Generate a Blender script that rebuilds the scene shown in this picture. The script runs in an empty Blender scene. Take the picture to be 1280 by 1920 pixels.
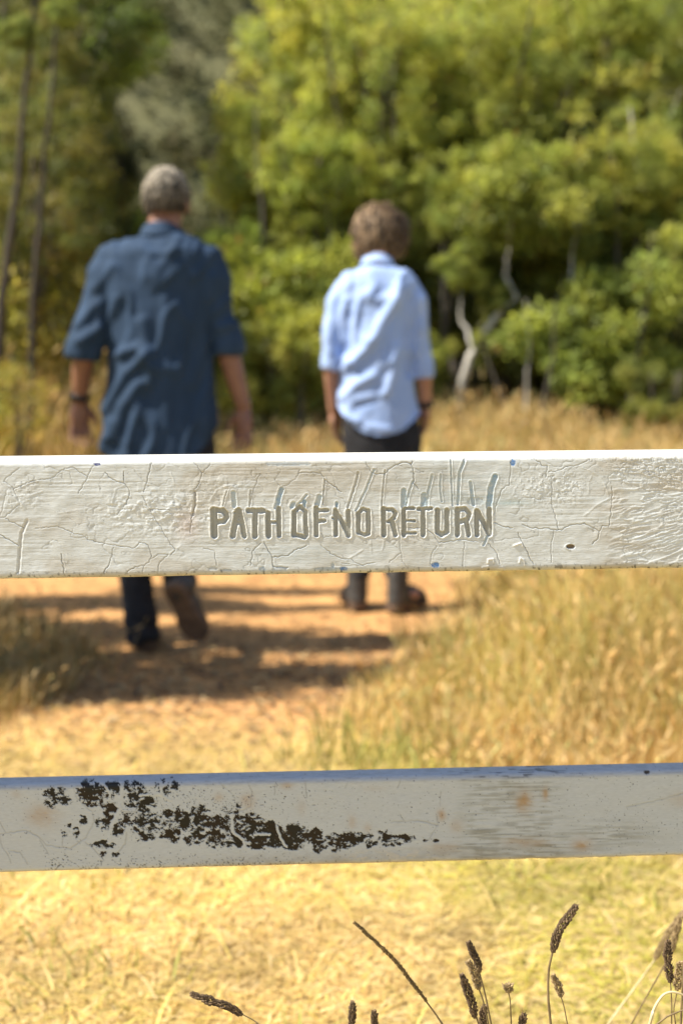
import bpy, bmesh, math, random
import numpy as np
from mathutils import Vector, Matrix, noise as mnoise

R = math.radians
C = bpy.context.scene.collection
SC = bpy.context.scene

# ------------------------------------------------------------------ camera, sky, sun, exposure
F = 1920 * 50 / 36.0                      # focal length in photo pixels (50 mm on a 36 mm tall frame)
CAMZ = 1.30
PITCH = math.atan(377 / F)
cam_d = bpy.data.cameras.new('camera')
cam = bpy.data.objects.new('camera', cam_d)
C.objects.link(cam)
cam.location = (0, 0, CAMZ)
cam.rotation_euler = (math.pi / 2 - PITCH, 0, 0)
cam_d.sensor_fit = 'VERTICAL'
cam_d.sensor_height = 36
cam_d.sensor_width = 24
cam_d.lens = 50
cam_d.clip_start = 0.05
cam_d.clip_end = 2000
cam_d.dof.use_dof = True
cam_d.dof.focus_distance = 1.60
cam_d.dof.aperture_fstop = 3.7
SC.camera = cam

SUN_EL = R(52)
SUN_DIR = Vector((0.98 * math.cos(SUN_EL), 0.20 * math.cos(SUN_EL), -math.sin(SUN_EL))).normalized()   # the way the light travels
world = bpy.data.worlds.new('World')
SC.world = world
world.use_nodes = True
wn = world.node_tree
sky = wn.nodes.new('ShaderNodeTexSky')
sky.sky_type = 'NISHITA'
sky.sun_disc = False
sky.sun_elevation = SUN_EL
sky.sun_rotation = math.atan2(-SUN_DIR.x, -SUN_DIR.y)
sky.altitude = 300
sky.dust_density = 1.2
bg = wn.nodes['Background']
bg.inputs['Strength'].default_value = 0.085
wn.links.new(sky.outputs[0], bg.inputs['Color'])
sun_d = bpy.data.lights.new('sun', 'SUN')
sun_d.energy = 5.0
sun_d.angle = R(0.5)
sun_d.color = (1.0, 0.93, 0.81)
sun = bpy.data.objects.new('sun', sun_d)
C.objects.link(sun)
sun.rotation_euler = SUN_DIR.to_track_quat('-Z', 'Y').to_euler()
SC.view_settings.view_transform = 'Standard'
SC.view_settings.look = 'None'
SC.view_settings.gamma = 1
SC.view_settings.use_curve_mapping = False
SC.view_settings.exposure = 1.15
SC.render.engine = 'CYCLES'
SC.cycles.use_denoising = True
SC.cycles.max_bounces = 12
SC.cycles.diffuse_bounces = 8
SC.cycles.transmission_bounces = 8

# ------------------------------------------------------------------ helpers
SP, CP = math.sin(PITCH), math.cos(PITCH)

def ray(px, py):
    cx, cy = (px - 640) / F, -(py - 960) / F
    return Vector((cx, cy * SP + CP, cy * CP - SP))

def at(px, py, Y):
    d = ray(px, py)
    t = Y / d.y
    return Vector((d.x * t, Y, CAMZ + d.z * t))

def gnd(px, py, z=0.0):
    d = ray(px, py)
    t = (z - CAMZ) / d.z
    return Vector((d.x * t, d.y * t, z))

def project(P):
    P = np.asarray(P)
    x, y, z = P[:, 0], P[:, 1], P[:, 2] - CAMZ
    f = y * CP - z * SP
    u = y * SP + z * CP
    return 640 + F * x / f, 960 - F * u / f

def mesh_np(name, V, Q=None, T=None, col=None, smooth=True):
    me = bpy.data.meshes.new(name)
    V = np.asarray(V, dtype=np.float32)
    me.vertices.add(len(V))
    me.vertices.foreach_set('co', V.ravel())
    idx, tot = [], []
    if Q is not None and len(Q):
        Q = np.asarray(Q, dtype=np.int32); idx.append(Q.ravel()); tot.append(np.full(len(Q), 4, np.int32))
    if T is not None and len(T):
        T = np.asarray(T, dtype=np.int32); idx.append(T.ravel()); tot.append(np.full(len(T), 3, np.int32))
    idx = np.concatenate(idx); tot = np.concatenate(tot)
    me.loops.add(len(idx)); me.loops.foreach_set('vertex_index', idx)
    me.polygons.add(len(tot))
    st = np.concatenate([[0], np.cumsum(tot)[:-1]]).astype(np.int32)
    me.polygons.foreach_set('loop_start', st)
    me.polygons.foreach_set('loop_total', tot)
    me.polygons.foreach_set('use_smooth', np.full(len(tot), smooth, dtype=bool))
    if col is not None:
        a = me.color_attributes.new('Col', 'FLOAT_COLOR', 'POINT')
        c4 = np.ones((len(V), 4), np.float32); c4[:, :3] = col
        a.data.foreach_set('color', c4.ravel())
    me.update(calc_edges=True)
    me.validate()
    return me

def link(name, me, mat=None, parent=None, loc=None):
    o = bpy.data.objects.new(name, me)
    C.objects.link(o)
    if mat is not None:
        me.materials.clear(); me.materials.append(mat)
    if parent is not None: o.parent = parent
    if loc is not None: o.location = loc
    return o

def tag(o, label=None, cat=None, group=None, kind=None):
    if label: o['label'] = label
    if cat: o['category'] = cat
    if group: o['group'] = group
    if kind: o['kind'] = kind
    return o

def empty(name, loc):
    o = bpy.data.objects.new(name, None)
    o.empty_display_size = 0.1
    C.objects.link(o); o.location = loc
    return o

# ---- numpy noise
def vnoise(x, y, seed=0):
    rng = np.random.RandomState(seed)
    N = 256
    G = rng.rand(N, N).astype(np.float32)
    xi = np.floor(x).astype(int); yi = np.floor(y).astype(int)
    fx = x - xi; fy = y - yi
    fx = fx * fx * fx * (fx * (fx * 6 - 15) + 10); fy = fy * fy * fy * (fy * (fy * 6 - 15) + 10)
    a = G[xi % N, yi % N]; b = G[(xi + 1) % N, yi % N]; c = G[xi % N, (yi + 1) % N]; d = G[(xi + 1) % N, (yi + 1) % N]
    return (a * (1 - fx) + b * fx) * (1 - fy) + (c * (1 - fx) + d * fx) * fy

def fbm(x, y, seed=0, oct=4, gain=0.5, iso=1):
    s = 0; a = 1; t = 0
    for k in range(oct):
        ca, sa = math.cos(.8 * k * iso), math.sin(.8 * k * iso)
        s = s + a * vnoise((x * ca - y * sa) * 2 ** k + 17 * k, (x * sa + y * ca) * 2 ** k + 31 * k, seed + k); t += a; a *= gain
    return s / t

def sstep(a, b, x):
    t = np.clip((x - a) / (b - a), 0, 1)
    return t * t * (3 - 2 * t)

def seg_dist(X, Y, pts):
    """distance of every point to a polyline, plus signed side (image px)"""
    best = np.full(X.shape, 1e9, np.float32)
    for (x0, y0), (x1, y1) in zip(pts[:-1], pts[1:]):
        dx, dy = x1 - x0, y1 - y0
        l2 = dx * dx + dy * dy + 1e-9
        t = np.clip(((X - x0) * dx + (Y - y0) * dy) / l2, 0, 1)
        d = np.hypot(X - x0 - t * dx, Y - y0 - t * dy)
        np.minimum(best, d, out=best)
    return best

# ---- materials
def nodes(name):
    m = bpy.data.materials.new(name); m.use_nodes = True
    nt = m.node_tree
    return m, nt, nt.nodes['Principled BSDF']

def N(nt, t, **kw):
    n = nt.nodes.new(t)
    for k, v in kw.items(): setattr(n, k, v)
    return n

def mat_noise(name, c0, c1, scale=8, rough=0.8, bump=0.0, bscale=None, detail=5, stretch=(1, 1, 1), spec=0.3, bdist=0.01):
    m, nt, p = nodes(name)
    tc = N(nt, 'ShaderNodeTexCoord'); mp = N(nt, 'ShaderNodeMapping'); mp.inputs['Scale'].default_value = stretch
    nt.links.new(tc.outputs['Object'], mp.inputs['Vector'])
    nz = N(nt, 'ShaderNodeTexNoise'); nz.inputs['Scale'].default_value = scale; nz.inputs['Detail'].default_value = detail
    nt.links.new(mp.outputs[0], nz.inputs['Vector'])
    rp = N(nt, 'ShaderNodeValToRGB')
    rp.color_ramp.elements[0].position = 0.32; rp.color_ramp.elements[1].position = 0.68
    rp.color_ramp.elements[0].color = (*c0, 1); rp.color_ramp.elements[1].color = (*c1, 1)
    nt.links.new(nz.outputs['Fac'], rp.inputs['Fac'])
    nt.links.new(rp.outputs[0], p.inputs['Base Color'])
    p.inputs['Roughness'].default_value = rough
    p.inputs['Specular IOR Level'].default_value = spec
    if bump:
        n2 = N(nt, 'ShaderNodeTexNoise'); n2.inputs['Scale'].default_value = bscale or scale * 4; n2.inputs['Detail'].default_value = 6
        nt.links.new(mp.outputs[0], n2.inputs['Vector'])
        b = N(nt, 'ShaderNodeBump'); b.inputs['Strength'].default_value = bump; b.inputs['Distance'].default_value = bdist
        nt.links.new(n2.outputs['Fac'], b.inputs['Height']); nt.links.new(b.outputs[0], p.inputs['Normal'])
    return m

def mat_leaf(name, trans=0.45, rough=0.5, obcol=True, tboost=(1.0, 1.0, 0.6)):
    """leaf or blade: colour attribute times object colour, part of the light passes through"""
    m = bpy.data.materials.new(name); m.use_nodes = True
    nt = m.node_tree; nt.nodes.clear()
    out = N(nt, 'ShaderNodeOutputMaterial')
    a = N(nt, 'ShaderNodeAttribute', attribute_name='Col')
    col = a.outputs['Color']
    if obcol:
        oi = N(nt, 'ShaderNodeObjectInfo')
        mx = N(nt, 'ShaderNodeMix', data_type='RGBA', blend_type='MULTIPLY'); mx.inputs[0].default_value = 1
        nt.links.new(col, mx.inputs[6]); nt.links.new(oi.outputs['Color'], mx.inputs[7]); col = mx.outputs[2]
    p = N(nt, 'ShaderNodeBsdfPrincipled'); p.inputs['Roughness'].default_value = rough; p.inputs['Specular IOR Level'].default_value = 0.35
    nt.links.new(col, p.inputs['Base Color'])
    t = N(nt, 'ShaderNodeBsdfTranslucent')
    mt = N(nt, 'ShaderNodeMix', data_type='RGBA', blend_type='MULTIPLY'); mt.inputs[0].default_value = 1
    mt.inputs[7].default_value = (*tboost, 1)
    nt.links.new(col, mt.inputs[6]); nt.links.new(mt.outputs[2], t.inputs['Color'])
    ms = N(nt, 'ShaderNodeMixShader'); ms.inputs[0].default_value = trans
    nt.links.new(p.outputs[0], ms.inputs[1]); nt.links.new(t.outputs[0], ms.inputs[2])
    nt.links.new(ms.outputs[0], out.inputs['Surface'])
    return m

M = {}
M['leaf'] = mat_leaf('leaf', 0.55, tboost=(1.15, 1.12, 0.85))
M['straw'] = mat_leaf('straw', 0.3, 0.6, tboost=(1, 0.95, 0.7))
M['hill_leaf'] = mat_leaf('hill_leaf', 0.2, 0.8)
M['bark_grey'] = mat_noise('bark_grey', (.06, .052, .042), (.16, .14, .115), 6, .9, .5, stretch=(1, 1, .25))
M['bark_pale'] = mat_noise('bark_pale', (.24, .22, .18), (.66, .63, .57), 7, .8, .3, stretch=(1, 1, .3))
M['bark_dark'] = mat_noise('bark_dark', (.022, .019, .015), (.065, .055, .043), 6, .9, .5, stretch=(1, 1, .25))

# ------------------------------------------------------------------ ground, path, hill
def ground_z(x, y):
    return 0.035 * (fbm(x * 0.7 + 40, y * 0.7 + 40, 5, 3) - 0.5)

def path_mask(x, y):
    """1 on the bare orange track, 0 off it (x, y in metres)"""
    wob = 0.45 * (fbm(x * 1.3 + 9, y * 1.3 + 9, 77, 3) - 0.5)
    right = np.interp(y, [0, 3.6, 4.2, 4.8, 5.4, 6.0, 6.6, 7.4, 9, 14], [.0, .1, .02, .1, .28, .42, .6, .65, -.2, -3.0])
    left = np.interp(y, [0, 4.0, 4.6, 5.4, 6.2, 7.4, 9, 14], [-2.2, -2.2, -1.5, -1.25, -2.0, -2.9, -4.0, -7])
    far = sstep(9.6, 8.4, y)
    near = sstep(3.9, 4.7, y + wob * 0.8)
    return sstep(0.12, -0.12, x - right + wob * .6) * sstep(-0.15, 0.15, x - left + wob) * far * (0.12 + 0.88 * near)

def graded(lo, hi, n_dense, dlo, dhi, n_out):
    a = np.linspace(dlo, dhi, n_dense)
    k = np.linspace(0, 1, n_out + 1)[1:] ** 2.2
    return np.concatenate([(dlo - (dlo - lo) * k)[::-1], a, dhi + (hi - dhi) * k])

gx = graded(-260, 260, 170, -5, 5, 24); gy = graded(-60, 420, 220, 0.5, 15, 24)
GX, GY = np.meshgrid(gx, gy)
pm = path_mask(GX.ravel(), GY.ravel())
gz = ground_z(GX.ravel(), GY.ravel()) - 0.012 * pm
gz = gz + 0.02 * pm * (fbm(GX.ravel() * 3, GY.ravel() * 6, 15, 4) - .5)
nx, ny = len(gx), len(gy)
ii = np.arange(nx * ny).reshape(ny, nx)
Q = np.stack([ii[:-1, :-1], ii[:-1, 1:], ii[1:, 1:], ii[1:, :-1]], -1).reshape(-1, 4)
fx, fy = GX.ravel(), GY.ravel()
dirt = np.array([.58, .315, .125]); litter = np.array([.55, .41, .17]); grassy = np.array([.30, .27, .09])
n1 = fbm(fx * 2.2, fy * 3.5, 3, 4)[:, None]; n2 = fbm(fx * 7, fy * 9, 8, 3)[:, None]
gcol = litter * (0.75 + 0.5 * n2)
gcol = gcol * (1 - .4 * sstep(.5, .65, n1)) + grassy * .4 * sstep(.5, .65, n1)
gcol = .78 * gcol * (1 - pm[:, None]) + .80 * dirt * (0.75 + 0.5 * n2) * pm[:, None]
m, nt, p = nodes('dry_ground')
a = N(nt, 'ShaderNodeAttribute', attribute_name='Col')
tc = N(nt, 'ShaderNodeTexCoord')
nz = N(nt, 'ShaderNodeTexNoise'); nz.inputs['Scale'].default_value = 30; nz.inputs['Detail'].default_value = 6
nt.links.new(tc.outputs['Object'], nz.inputs['Vector'])
mr = N(nt, 'ShaderNodeMapRange'); mr.inputs['From Min'].default_value = .3; mr.inputs['From Max'].default_value = .7
mr.inputs['To Min'].default_value = .72; mr.inputs['To Max'].default_value = 1.18
nt.links.new(nz.outputs['Fac'], mr.inputs['Value'])
mx = N(nt, 'ShaderNodeMix', data_type='RGBA', blend_type='MULTIPLY'); mx.inputs[0].default_value = 1
nt.links.new(a.outputs['Color'], mx.inputs[6]); nt.links.new(mr.outputs[0], mx.inputs[7])
nt.links.new(mx.outputs[2], p.inputs['Base Color']); p.inputs['Roughness'].default_value = .95; p.inputs['Specular IOR Level'].default_value = .1
b = N(nt, 'ShaderNodeBump'); b.inputs['Strength'].default_value = .6; b.inputs['Distance'].default_value = .02
nt.links.new(nz.outputs['Fac'], b.inputs['Height']); nt.links.new(b.outputs[0], p.inputs['Normal'])
M['ground'] = m
# the bare track is the same sheet's worn part: split off as its own object
pmf = pm[Q].mean(1) > 0.5
def submesh(name, sel):
    used = np.unique(Q[sel]); mp_ = -np.ones(nx * ny, int); mp_[used] = np.arange(len(used))
    V = np.stack([fx, fy, gz], -1)[used]
    return mesh_np(name, V, mp_[Q[sel]], col=gcol[used])
tag(link('ground', submesh('ground', ~pmf), m), kind='structure', label='dry ground scattered with straw between fence and trees')
tag(link('dirt_path', submesh('dirt_path', pmf), m), kind='structure', label='bare orange dirt path under the two walkers')

# hill behind the trees
hx = np.linspace(-170, 170, 70); hy = np.linspace(38, 260, 60)
HX, HY = np.meshgrid(hx, hy); HX, HY = HX.ravel(), HY.ravel()
def hill_z(x, y):
    r = np.clip(y - 42 - 6 * np.sin(x * .05), 0, None)
    return r * .50 * sstep(-5, 40, r) + (fbm(x * .06 + 50, y * .06, 21, 4) - .5) * 4 * sstep(0, 30, r) + .1 * x * sstep(0, 60, r) * .3 - .05
hi = np.arange(len(hx) * len(hy)).reshape(len(hy), len(hx))
HQ = np.stack([hi[:-1, :-1], hi[:-1, 1:], hi[1:, 1:], hi[1:, :-1]], -1).reshape(-1, 4)
M['hill'] = mat_noise('hill_soil', (.085, .088, .035), (.105, .10, .045), .12, .95)
tag(link('hill', mesh_np('hill', np.stack([HX, HY, hill_z(HX, HY)], -1), HQ), M['hill']), kind='structure', label='distant bush-covered hillside between the trees')

# leaf clouds -------------------------------------------------------------
def leaf_quads(P, D, L, W, rng, fold=0.25, face=None):
    """P centres, D leaf directions, L lengths, W widths -> diamond leaves"""
    n = len(P)
    r = rng.normal(size=(n, 3))
    if face is not None: r = r * .45 + face
    s = np.cross(D, r); s /= np.linalg.norm(s, axis=1, keepdims=True) + 1e-9
    nn = np.cross(D, s)
    V = np.empty((n, 4, 3), np.float32)
    V[:, 0] = P; V[:, 2] = P + D * L[:, None]
    mid = P + D * (L * .45)[:, None] + nn * (W * fold)[:, None]
    V[:, 1] = mid + s * (W * .5)[:, None]; V[:, 3] = mid - s * (W * .5)[:, None]
    return V.reshape(-1, 3), np.arange(n * 4).reshape(n, 4)

def hill_woods():
    rng = np.random.RandomState(4)
    n = 5200
    y = 46 + 120 * rng.rand(n) ** 1.1; x = rng.uniform(-.42, .32, n) * y - 3
    z = hill_z(x, y)
    h = rng.uniform(.9, 1.7, n) * (0.6 + .6 * rng.rand(n))
    V, Cc = [], []
    k = 40
    c = np.stack([x, y, z + h * .5], -1)
    P = np.repeat(c, k, 0) + rng.normal(size=(n * k, 3)) * np.repeat(np.stack([h * .38, h * .38, h * .33], -1), k, 0)
    D = rng.normal(size=(n * k, 3)); D /= np.linalg.norm(D, axis=1, keepdims=True)
    V, Q_ = leaf_quads(P, D, rng.uniform(.16, .40, n * k), rng.uniform(.14, .30, n * k), rng, face=np.array([-.25, -.35, .9]))
    base = np.where(rng.rand(n)[:, None] < .5, np.array([.125, .135, .07]), np.where(rng.rand(n)[:, None] < .5, np.array([.165, .155, .095]), np.array([.17, .14, .095])))
    base = base * np.array([.38, .40, .16]) * rng.uniform(.75, 1.25, (n, 1))
    col = np.repeat(np.repeat(base, k, 0) * rng.uniform(.8, 1.2, (n * k, 1)), 4, 0)
    tag(link('hillside_woodland', mesh_np('hillside_woodland', V, Q_, col=col, smooth=False), M['hill_leaf']), kind='stuff', label='grey green scrub covering the distant hillside')
hill_woods()

# ------------------------------------------------------------------ trees and shrubs
def crown_mesh(name, seed, rad, nclump, nleaf, L=(.07, .12), W=(.022, .036), clump=(.22, .5), droop=.5, inner=.35, cols=None, flat=0.0):
    rng = np.random.RandomState(seed)
    cols = np.array(cols)
    d = rng.normal(size=(nclump, 3)); d /= np.linalg.norm(d, axis=1, keepdims=True)
    r = (inner + (1 - inner) * rng.rand(nclump)) ** .6
    lump = 1 + .22 * np.sin(d[:, 0] * 3 + seed) + .18 * np.sin(d[:, 2] * 5 + d[:, 1] * 3 + seed * 2)
    cc = d * (r * lump)[:, None]
    cc = cc / np.percentile(np.abs(cc), 99, axis=0) * (np.array(rad) - clump[1] * .55)
    cs = rng.uniform(clump[0], clump[1], nclump)
    w = cs ** 2; cnt = rng.multinomial(nleaf, w / w.sum())
    idx = np.repeat(np.arange(nclump), cnt)
    n = len(idx)
    g = rng.normal(size=(n, 3)); g /= np.linalg.norm(g, axis=1, keepdims=True)
    rr = rng.rand(n) ** .45
    off = g * (rr * cs[idx])[:, None] * np.array([1, 1, .8])
    P = cc[idx] + off
    D = g * .7 + rng.normal(size=(n, 3)) * .6 + np.array([0, 0, -droop]); D /= np.linalg.norm(D, axis=1, keepdims=True)
    V, Q_ = leaf_quads(P, D, rng.uniform(*L, n), rng.uniform(*W, n), rng, face=g * .5 + d[idx] * .35 + np.array([-.15, 0, .75]))
    cl = cols[rng.randint(0, len(cols), nclump)] * rng.uniform(.8, 1.2, (nclump, 1))
    col = cl[idx] * rng.uniform(.7, 1.3, (n, 1))
    dead = rng.rand(n) < .02
    col[dead] = np.array([.22, .13, .05])
    return mesh_np(name, V, Q_, col=np.repeat(col, 4, 0), smooth=False)

G1 = [(.33, .36, .095), (.29, .33, .09), (.37, .38, .105), (.235, .29, .09)]
G2 = [(.17, .20, .042), (.20, .22, .05), (.14, .18, .055), (.21, .21, .055)]
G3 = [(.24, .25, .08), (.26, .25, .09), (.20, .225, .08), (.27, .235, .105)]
GY_ = [(.27, .24, .08), (.22, .22, .07), (.19, .20, .06), (.30, .24, .09)]
CR = {
    'dome': [crown_mesh('crown_dome', s, (2.0, 1.7, 2.1), 620, 36000, cols=G1, L=(.07, .12), W=(.022, .036), clump=(.10, .28)) for s in (1, 2)],
    'lobe': [crown_mesh('crown_lobe', s, (1.0, .95, 1.15), 190, 10500, cols=G1, clump=(.07, .19), L=(.065, .11), W=(.022, .035)) for s in (3, 4, 5)],
    'open': [crown_mesh('crown_open', s, (1.15, 1.0, 1.7), 150, 9000, cols=G2, clump=(.08, .24), droop=1.0, L=(.09, .15)) for s in (6, 7, 8)],
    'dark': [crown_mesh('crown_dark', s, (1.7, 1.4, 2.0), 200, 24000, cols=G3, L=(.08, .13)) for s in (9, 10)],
    'bush': [crown_mesh('crown_bush', s, (.62, .58, .55), 56, 6000, cols=G1 + G2[:2], clump=(.08, .2), droop=.1, L=(.05, .09)) for s in (11, 12, 13)],
    'yellow': [crown_mesh('crown_yellow', s, (.42, .4, .6), 30, 1300, cols=GY_, clump=(.07, .18), droop=-.2, L=(.04, .08)) for s in (14, 15)],
}

def limb(pts, radii, seg=8):
    """tapered tube along world points, verts and quads"""
    pts = [Vector(p) for p in pts]
    V, Qd = [], []
    up = Vector((0.3, 1, 0.1)).normalized()
    for i, p in enumerate(pts):
        t = (pts[min(i + 1, len(pts) - 1)] - pts[max(i - 1, 0)]).normalized()
        s = t.cross(up).normalized(); b_ = s.cross(t).normalized()
        for k in range(seg):
            a_ = 2 * math.pi * k / seg
            V.append(p + (s * math.cos(a_) + b_ * math.sin(a_)) * radii[i])
    for i in range(len(pts) - 1):
        for k in range(seg):
            Qd.append((i * seg + k, i * seg + (k + 1) % seg, (i + 1) * seg + (k + 1) % seg, (i + 1) * seg + k))
    return V, Qd

def join_limbs(name, limbs, loc, seg=8):
    V, Qd = [], []
    for pts, rad in limbs:
        v, q = limb(pts, rad, seg)
        o_ = len(V); V += [x - loc for x in v]; Qd += [tuple(i + o_ for i in f) for f in q]
    return mesh_np(name, np.array([tuple(v) for v in V]), np.array(Qd))

def wander(a, b, n, amp, rng):
    a, b = Vector(a), Vector(b); out = []
    for i in range(n):
        t = i / (n - 1); j = amp * math.sin(math.pi * t)
        out.append(a.lerp(b, t) + Vector((rng.uniform(-j, j), rng.uniform(-j, j), 0)))
    return out

def tree(name, label, cat, kind, var, cpx, cpy, Y, sc=(1, 1, 1), tint=(1, 1, 1), bark='bark_grey', base=None, trunk_r=.07, rot=0, group=None, limbs=None):
    """crown centre seen at photo point (cpx, cpy) when it stands Y metres off; trunk from the ground up into it"""
    rng = random.Random(hash((cpx, cpy, var)) & 0xffff)
    c = at(cpx, cpy, Y)
    bx = c.x if base is None else at(base, 800, Y).x
    root = empty(name, (bx, Y, 0))
    tag(root, label, cat, group)
    o = link('crown', CR[kind][var % len(CR[kind])], M['leaf'], root, Vector((c.x - bx, 0, c.z)))
    if group == GL: tint = tuple(t_ * .92 for t_ in tint)
    o.scale = sc; o.rotation_euler = (0, 0, rot); o.color = (*tint, 1)
    loc = Vector((bx, Y, 0))
    if limbs is None:
        top = Vector((c.x, Y, max(c.z + .3 * sc[2], .4)))
        main = wander((bx, Y, -.1), top, 6, .12, rng)
        limbs = [(main, [trunk_r * (1 - .13 * i) for i in range(6)])]
        for k in range(5):
            s_ = main[2 + k % 3]
            e = Vector((c.x + rng.uniform(-.9, .9) * sc[0], Y + rng.uniform(-.6, .6), c.z + rng.uniform(-.2, 1.0) * sc[2]))
            limbs.append((wander(s_, e, 4, .08, rng), [trunk_r * f for f in (.5, .4, .28, .12)]))
    link('trunk', join_limbs('trunk', limbs, loc), M[bark], root)
    return root

GR, GL, GB, GS = 'trees massed on the right', 'tall trees on the left', 'shaded trees behind the front row', 'shrubs along the foot of the trees'
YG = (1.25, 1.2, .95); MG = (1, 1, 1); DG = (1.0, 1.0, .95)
# right-hand mass
tree('broad_tree', 'biggest yellow green tree with broad sunlit dome above the boy', 'tree', 'dome', 0, 850, 215, 15.0, (1, 1, .85), YG, group=GR, trunk_r=.13)
tree('broad_tree', 'tall green tree with rounded crown in the upper right corner', 'tree', 'dome', 1, 1290, 230, 15.8, (1, 1, .85), (1.1, 1.1, .95), group=GR, rot=1.2, trunk_r=.13)
tree('leafy_tree', 'bright yellow green tree edging the gap to the hill', 'tree', 'lobe', 0, 615, 190, 14.0, (1.0, 1, 1.15), YG, group=GR, trunk_r=.07)
tree('leafy_tree', 'light green tree between the two walkers, reaching above their heads', 'tree', 'lobe', 1, 560, 460, 13.6, (.9, 1, 1.1), (1.15, 1.15, .95), group=GR, trunk_r=.06)
tree('leafy_tree', 'mid green tree directly behind the head of the boy', 'tree', 'lobe', 2, 750, 400, 13.8, (1.05, 1, 1.0), (1.0, 1.0, .95), group=GR, trunk_r=.06)
tree('leafy_tree', 'green tree with bright tufts above the pale forked trunk', 'tree', 'lobe', 0, 1010, 330, 13.6, (1.0, 1, 1.0), (1.15, 1.1, .9), group=GR, rot=2, trunk_r=.06)
tree('leafy_tree', 'leafy tree at the right edge with low hanging foliage', 'tree', 'lobe', 1, 1270, 430, 13.2, (.8, 1, .9), (1.05, 1.1, .9), group=GR, rot=1, trunk_r=.06)
tree('gum_tree', 'slender gum tree with pale drooping branches below the right corner', 'tree', 'open', 0, 1150, 260, 13.9, (.6, .8, .8), (1.3, 1.2, 1.1), 'bark_pale', group=GR, trunk_r=.05)
# sunlit billows of the dome trees' neighbours, stepping back and up the slope
for lb_, px_, py_, Y_, s_, v_, t_ in (
    ('sunlit young tree crown bulging left of the dark top notch', 900, 120, 13.4, .72, 0, YG), ('rounded bright crown right above the boy, level with the hill gap', 720, 150, 13.3, .75, 1, YG),
    ('bright yellow crown near the top edge beside the hill gap', 610, 40, 14.6, .8, 2, (1.45, 1.3, .9)), ('light green crown at the top edge right of the dark notch', 1130, 70, 14.0, .8, 0, (1.2, 1.2, .95)),
    ('small sunlit crown halfway up on the far right', 1190, 330, 12.9, .55, 1, (1.3, 1.2, .9)), ('green crown tucked below the biggest dome', 850, 330, 13.0, .6, 2, (1.15, 1.15, .9)),
    ('pale yellow green crown overhanging the gap right of the man', 480, 300, 13.6, .5, 0, (1.35, 1.3, .95)), ('sunny crown between the heads of man and boy', 600, 330, 13.0, .55, 1, (1.25, 1.25, .9)),
    ('high yellow green crown cut by the top edge above the boy', 790, -20, 16.0, 1.05, 2, YG), ('high crown cut by the top edge at the right corner', 1240, 0, 16.4, 1.1, 1, (1.2, 1.2, .95)), ('high crown behind the dark notch in the tree line', 1010, -70, 17.0, .9, 0, (.9, .95, .85))):
    tree('leafy_tree', lb_, 'tree', 'lobe', v_, px_, py_, Y_, (s_, s_, s_), t_, group=GR, trunk_r=.045, rot=px_ * .01)
tree('leafy_tree', 'mottled small tree left of the hill gap, above the two dark trunks', 'tree', 'lobe', 2, 140, 215, 13.6, (.42, .5, .45), (1.0, 1.0, .9), group=GL, trunk_r=.04)
for lb_, px_, py_, Y_, s_, v_ in (
    ('drooping gum foliage between the two dark trunks', 62, 330, 9.9, .42, 0), ('loose gum foliage under the dark trunks at left edge', 20, 470, 10.4, .5, 1), ('mottled gum sapling in front of the older man\'s left sleeve', 120, 430, 11.0, .5, 2), ('thin leaved gum sapling high at the left edge', 95, 150, 10.6, .34, 1), ('hanging gum sprays below the upper left crown', 25, 225, 11.2, .36, 2), ('small gum crown right of the dark trunks, under the hill gap', 140, 300, 12.0, .4, 0), ('sparse gum crown in the upper left corner beside the trunk', 60, 100, 12.8, .42, 1)):
    tree('gum_sapling', lb_, 'tree', 'open', v_, px_, py_, Y_, (s_, s_, s_), (1.15, 1.05, 1.0), group=GL, trunk_r=.02, rot=px_ * .1)
# shaded second row
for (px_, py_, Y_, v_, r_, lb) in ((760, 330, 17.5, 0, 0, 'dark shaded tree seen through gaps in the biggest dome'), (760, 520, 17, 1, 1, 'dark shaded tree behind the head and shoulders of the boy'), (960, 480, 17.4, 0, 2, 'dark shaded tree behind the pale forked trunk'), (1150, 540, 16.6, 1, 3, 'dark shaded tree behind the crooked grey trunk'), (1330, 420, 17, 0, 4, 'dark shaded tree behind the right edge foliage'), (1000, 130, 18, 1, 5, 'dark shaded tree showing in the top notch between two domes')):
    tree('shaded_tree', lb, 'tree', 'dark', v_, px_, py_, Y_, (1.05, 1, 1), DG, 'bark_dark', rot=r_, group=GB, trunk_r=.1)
# left-hand mass
tree('gum_tree', 'tall gum tree with loose drooping leaves at the upper left edge', 'tree', 'open', 1, 10, 50, 12.2, (.5, .8, .62), (.95, .95, .92), base=40, group=GL, trunk_r=.06)
tree('gum_tree', 'tall gum tree with sunny tuft hanging beside the hill gap', 'tree', 'open', 2, 130, 20, 13.4, (.62, 1, .7), (1.0, 1.05, .95), base=110, group=GL, rot=1, trunk_r=.06)
tree('gum_tree', 'lower gum tree with mottled foliage under the upper left corner', 'tree', 'open', 0, 5, 330, 12.6, (.85, 1, .8), (1.15, 1.1, .95), base=70, group=GL, rot=2, trunk_r=.055)
tree('leafy_tree', 'bright bushy young tree left of the grey haired head', 'tree', 'lobe', 2, 200, 440, 13.0, (.55, .7, .45), (1.15, 1.2, .95), group=GL, trunk_r=.05)
tree('leafy_tree', 'green branchy tree whose tip overhangs the hill gap', 'tree', 'lobe', 1, 235, 80, 14.4, (.42, .6, .42), (.95, 1.1, .9), base=120, group=GL, trunk_r=.05)
tree('shaded_tree', 'dark tree in deep shade just left of the hill gap', 'tree', 'dark', 1, -20, 300, 16.5, (.75, 1, 1.15), DG, 'bark_dark', group=GL, trunk_r=.1)
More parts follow.
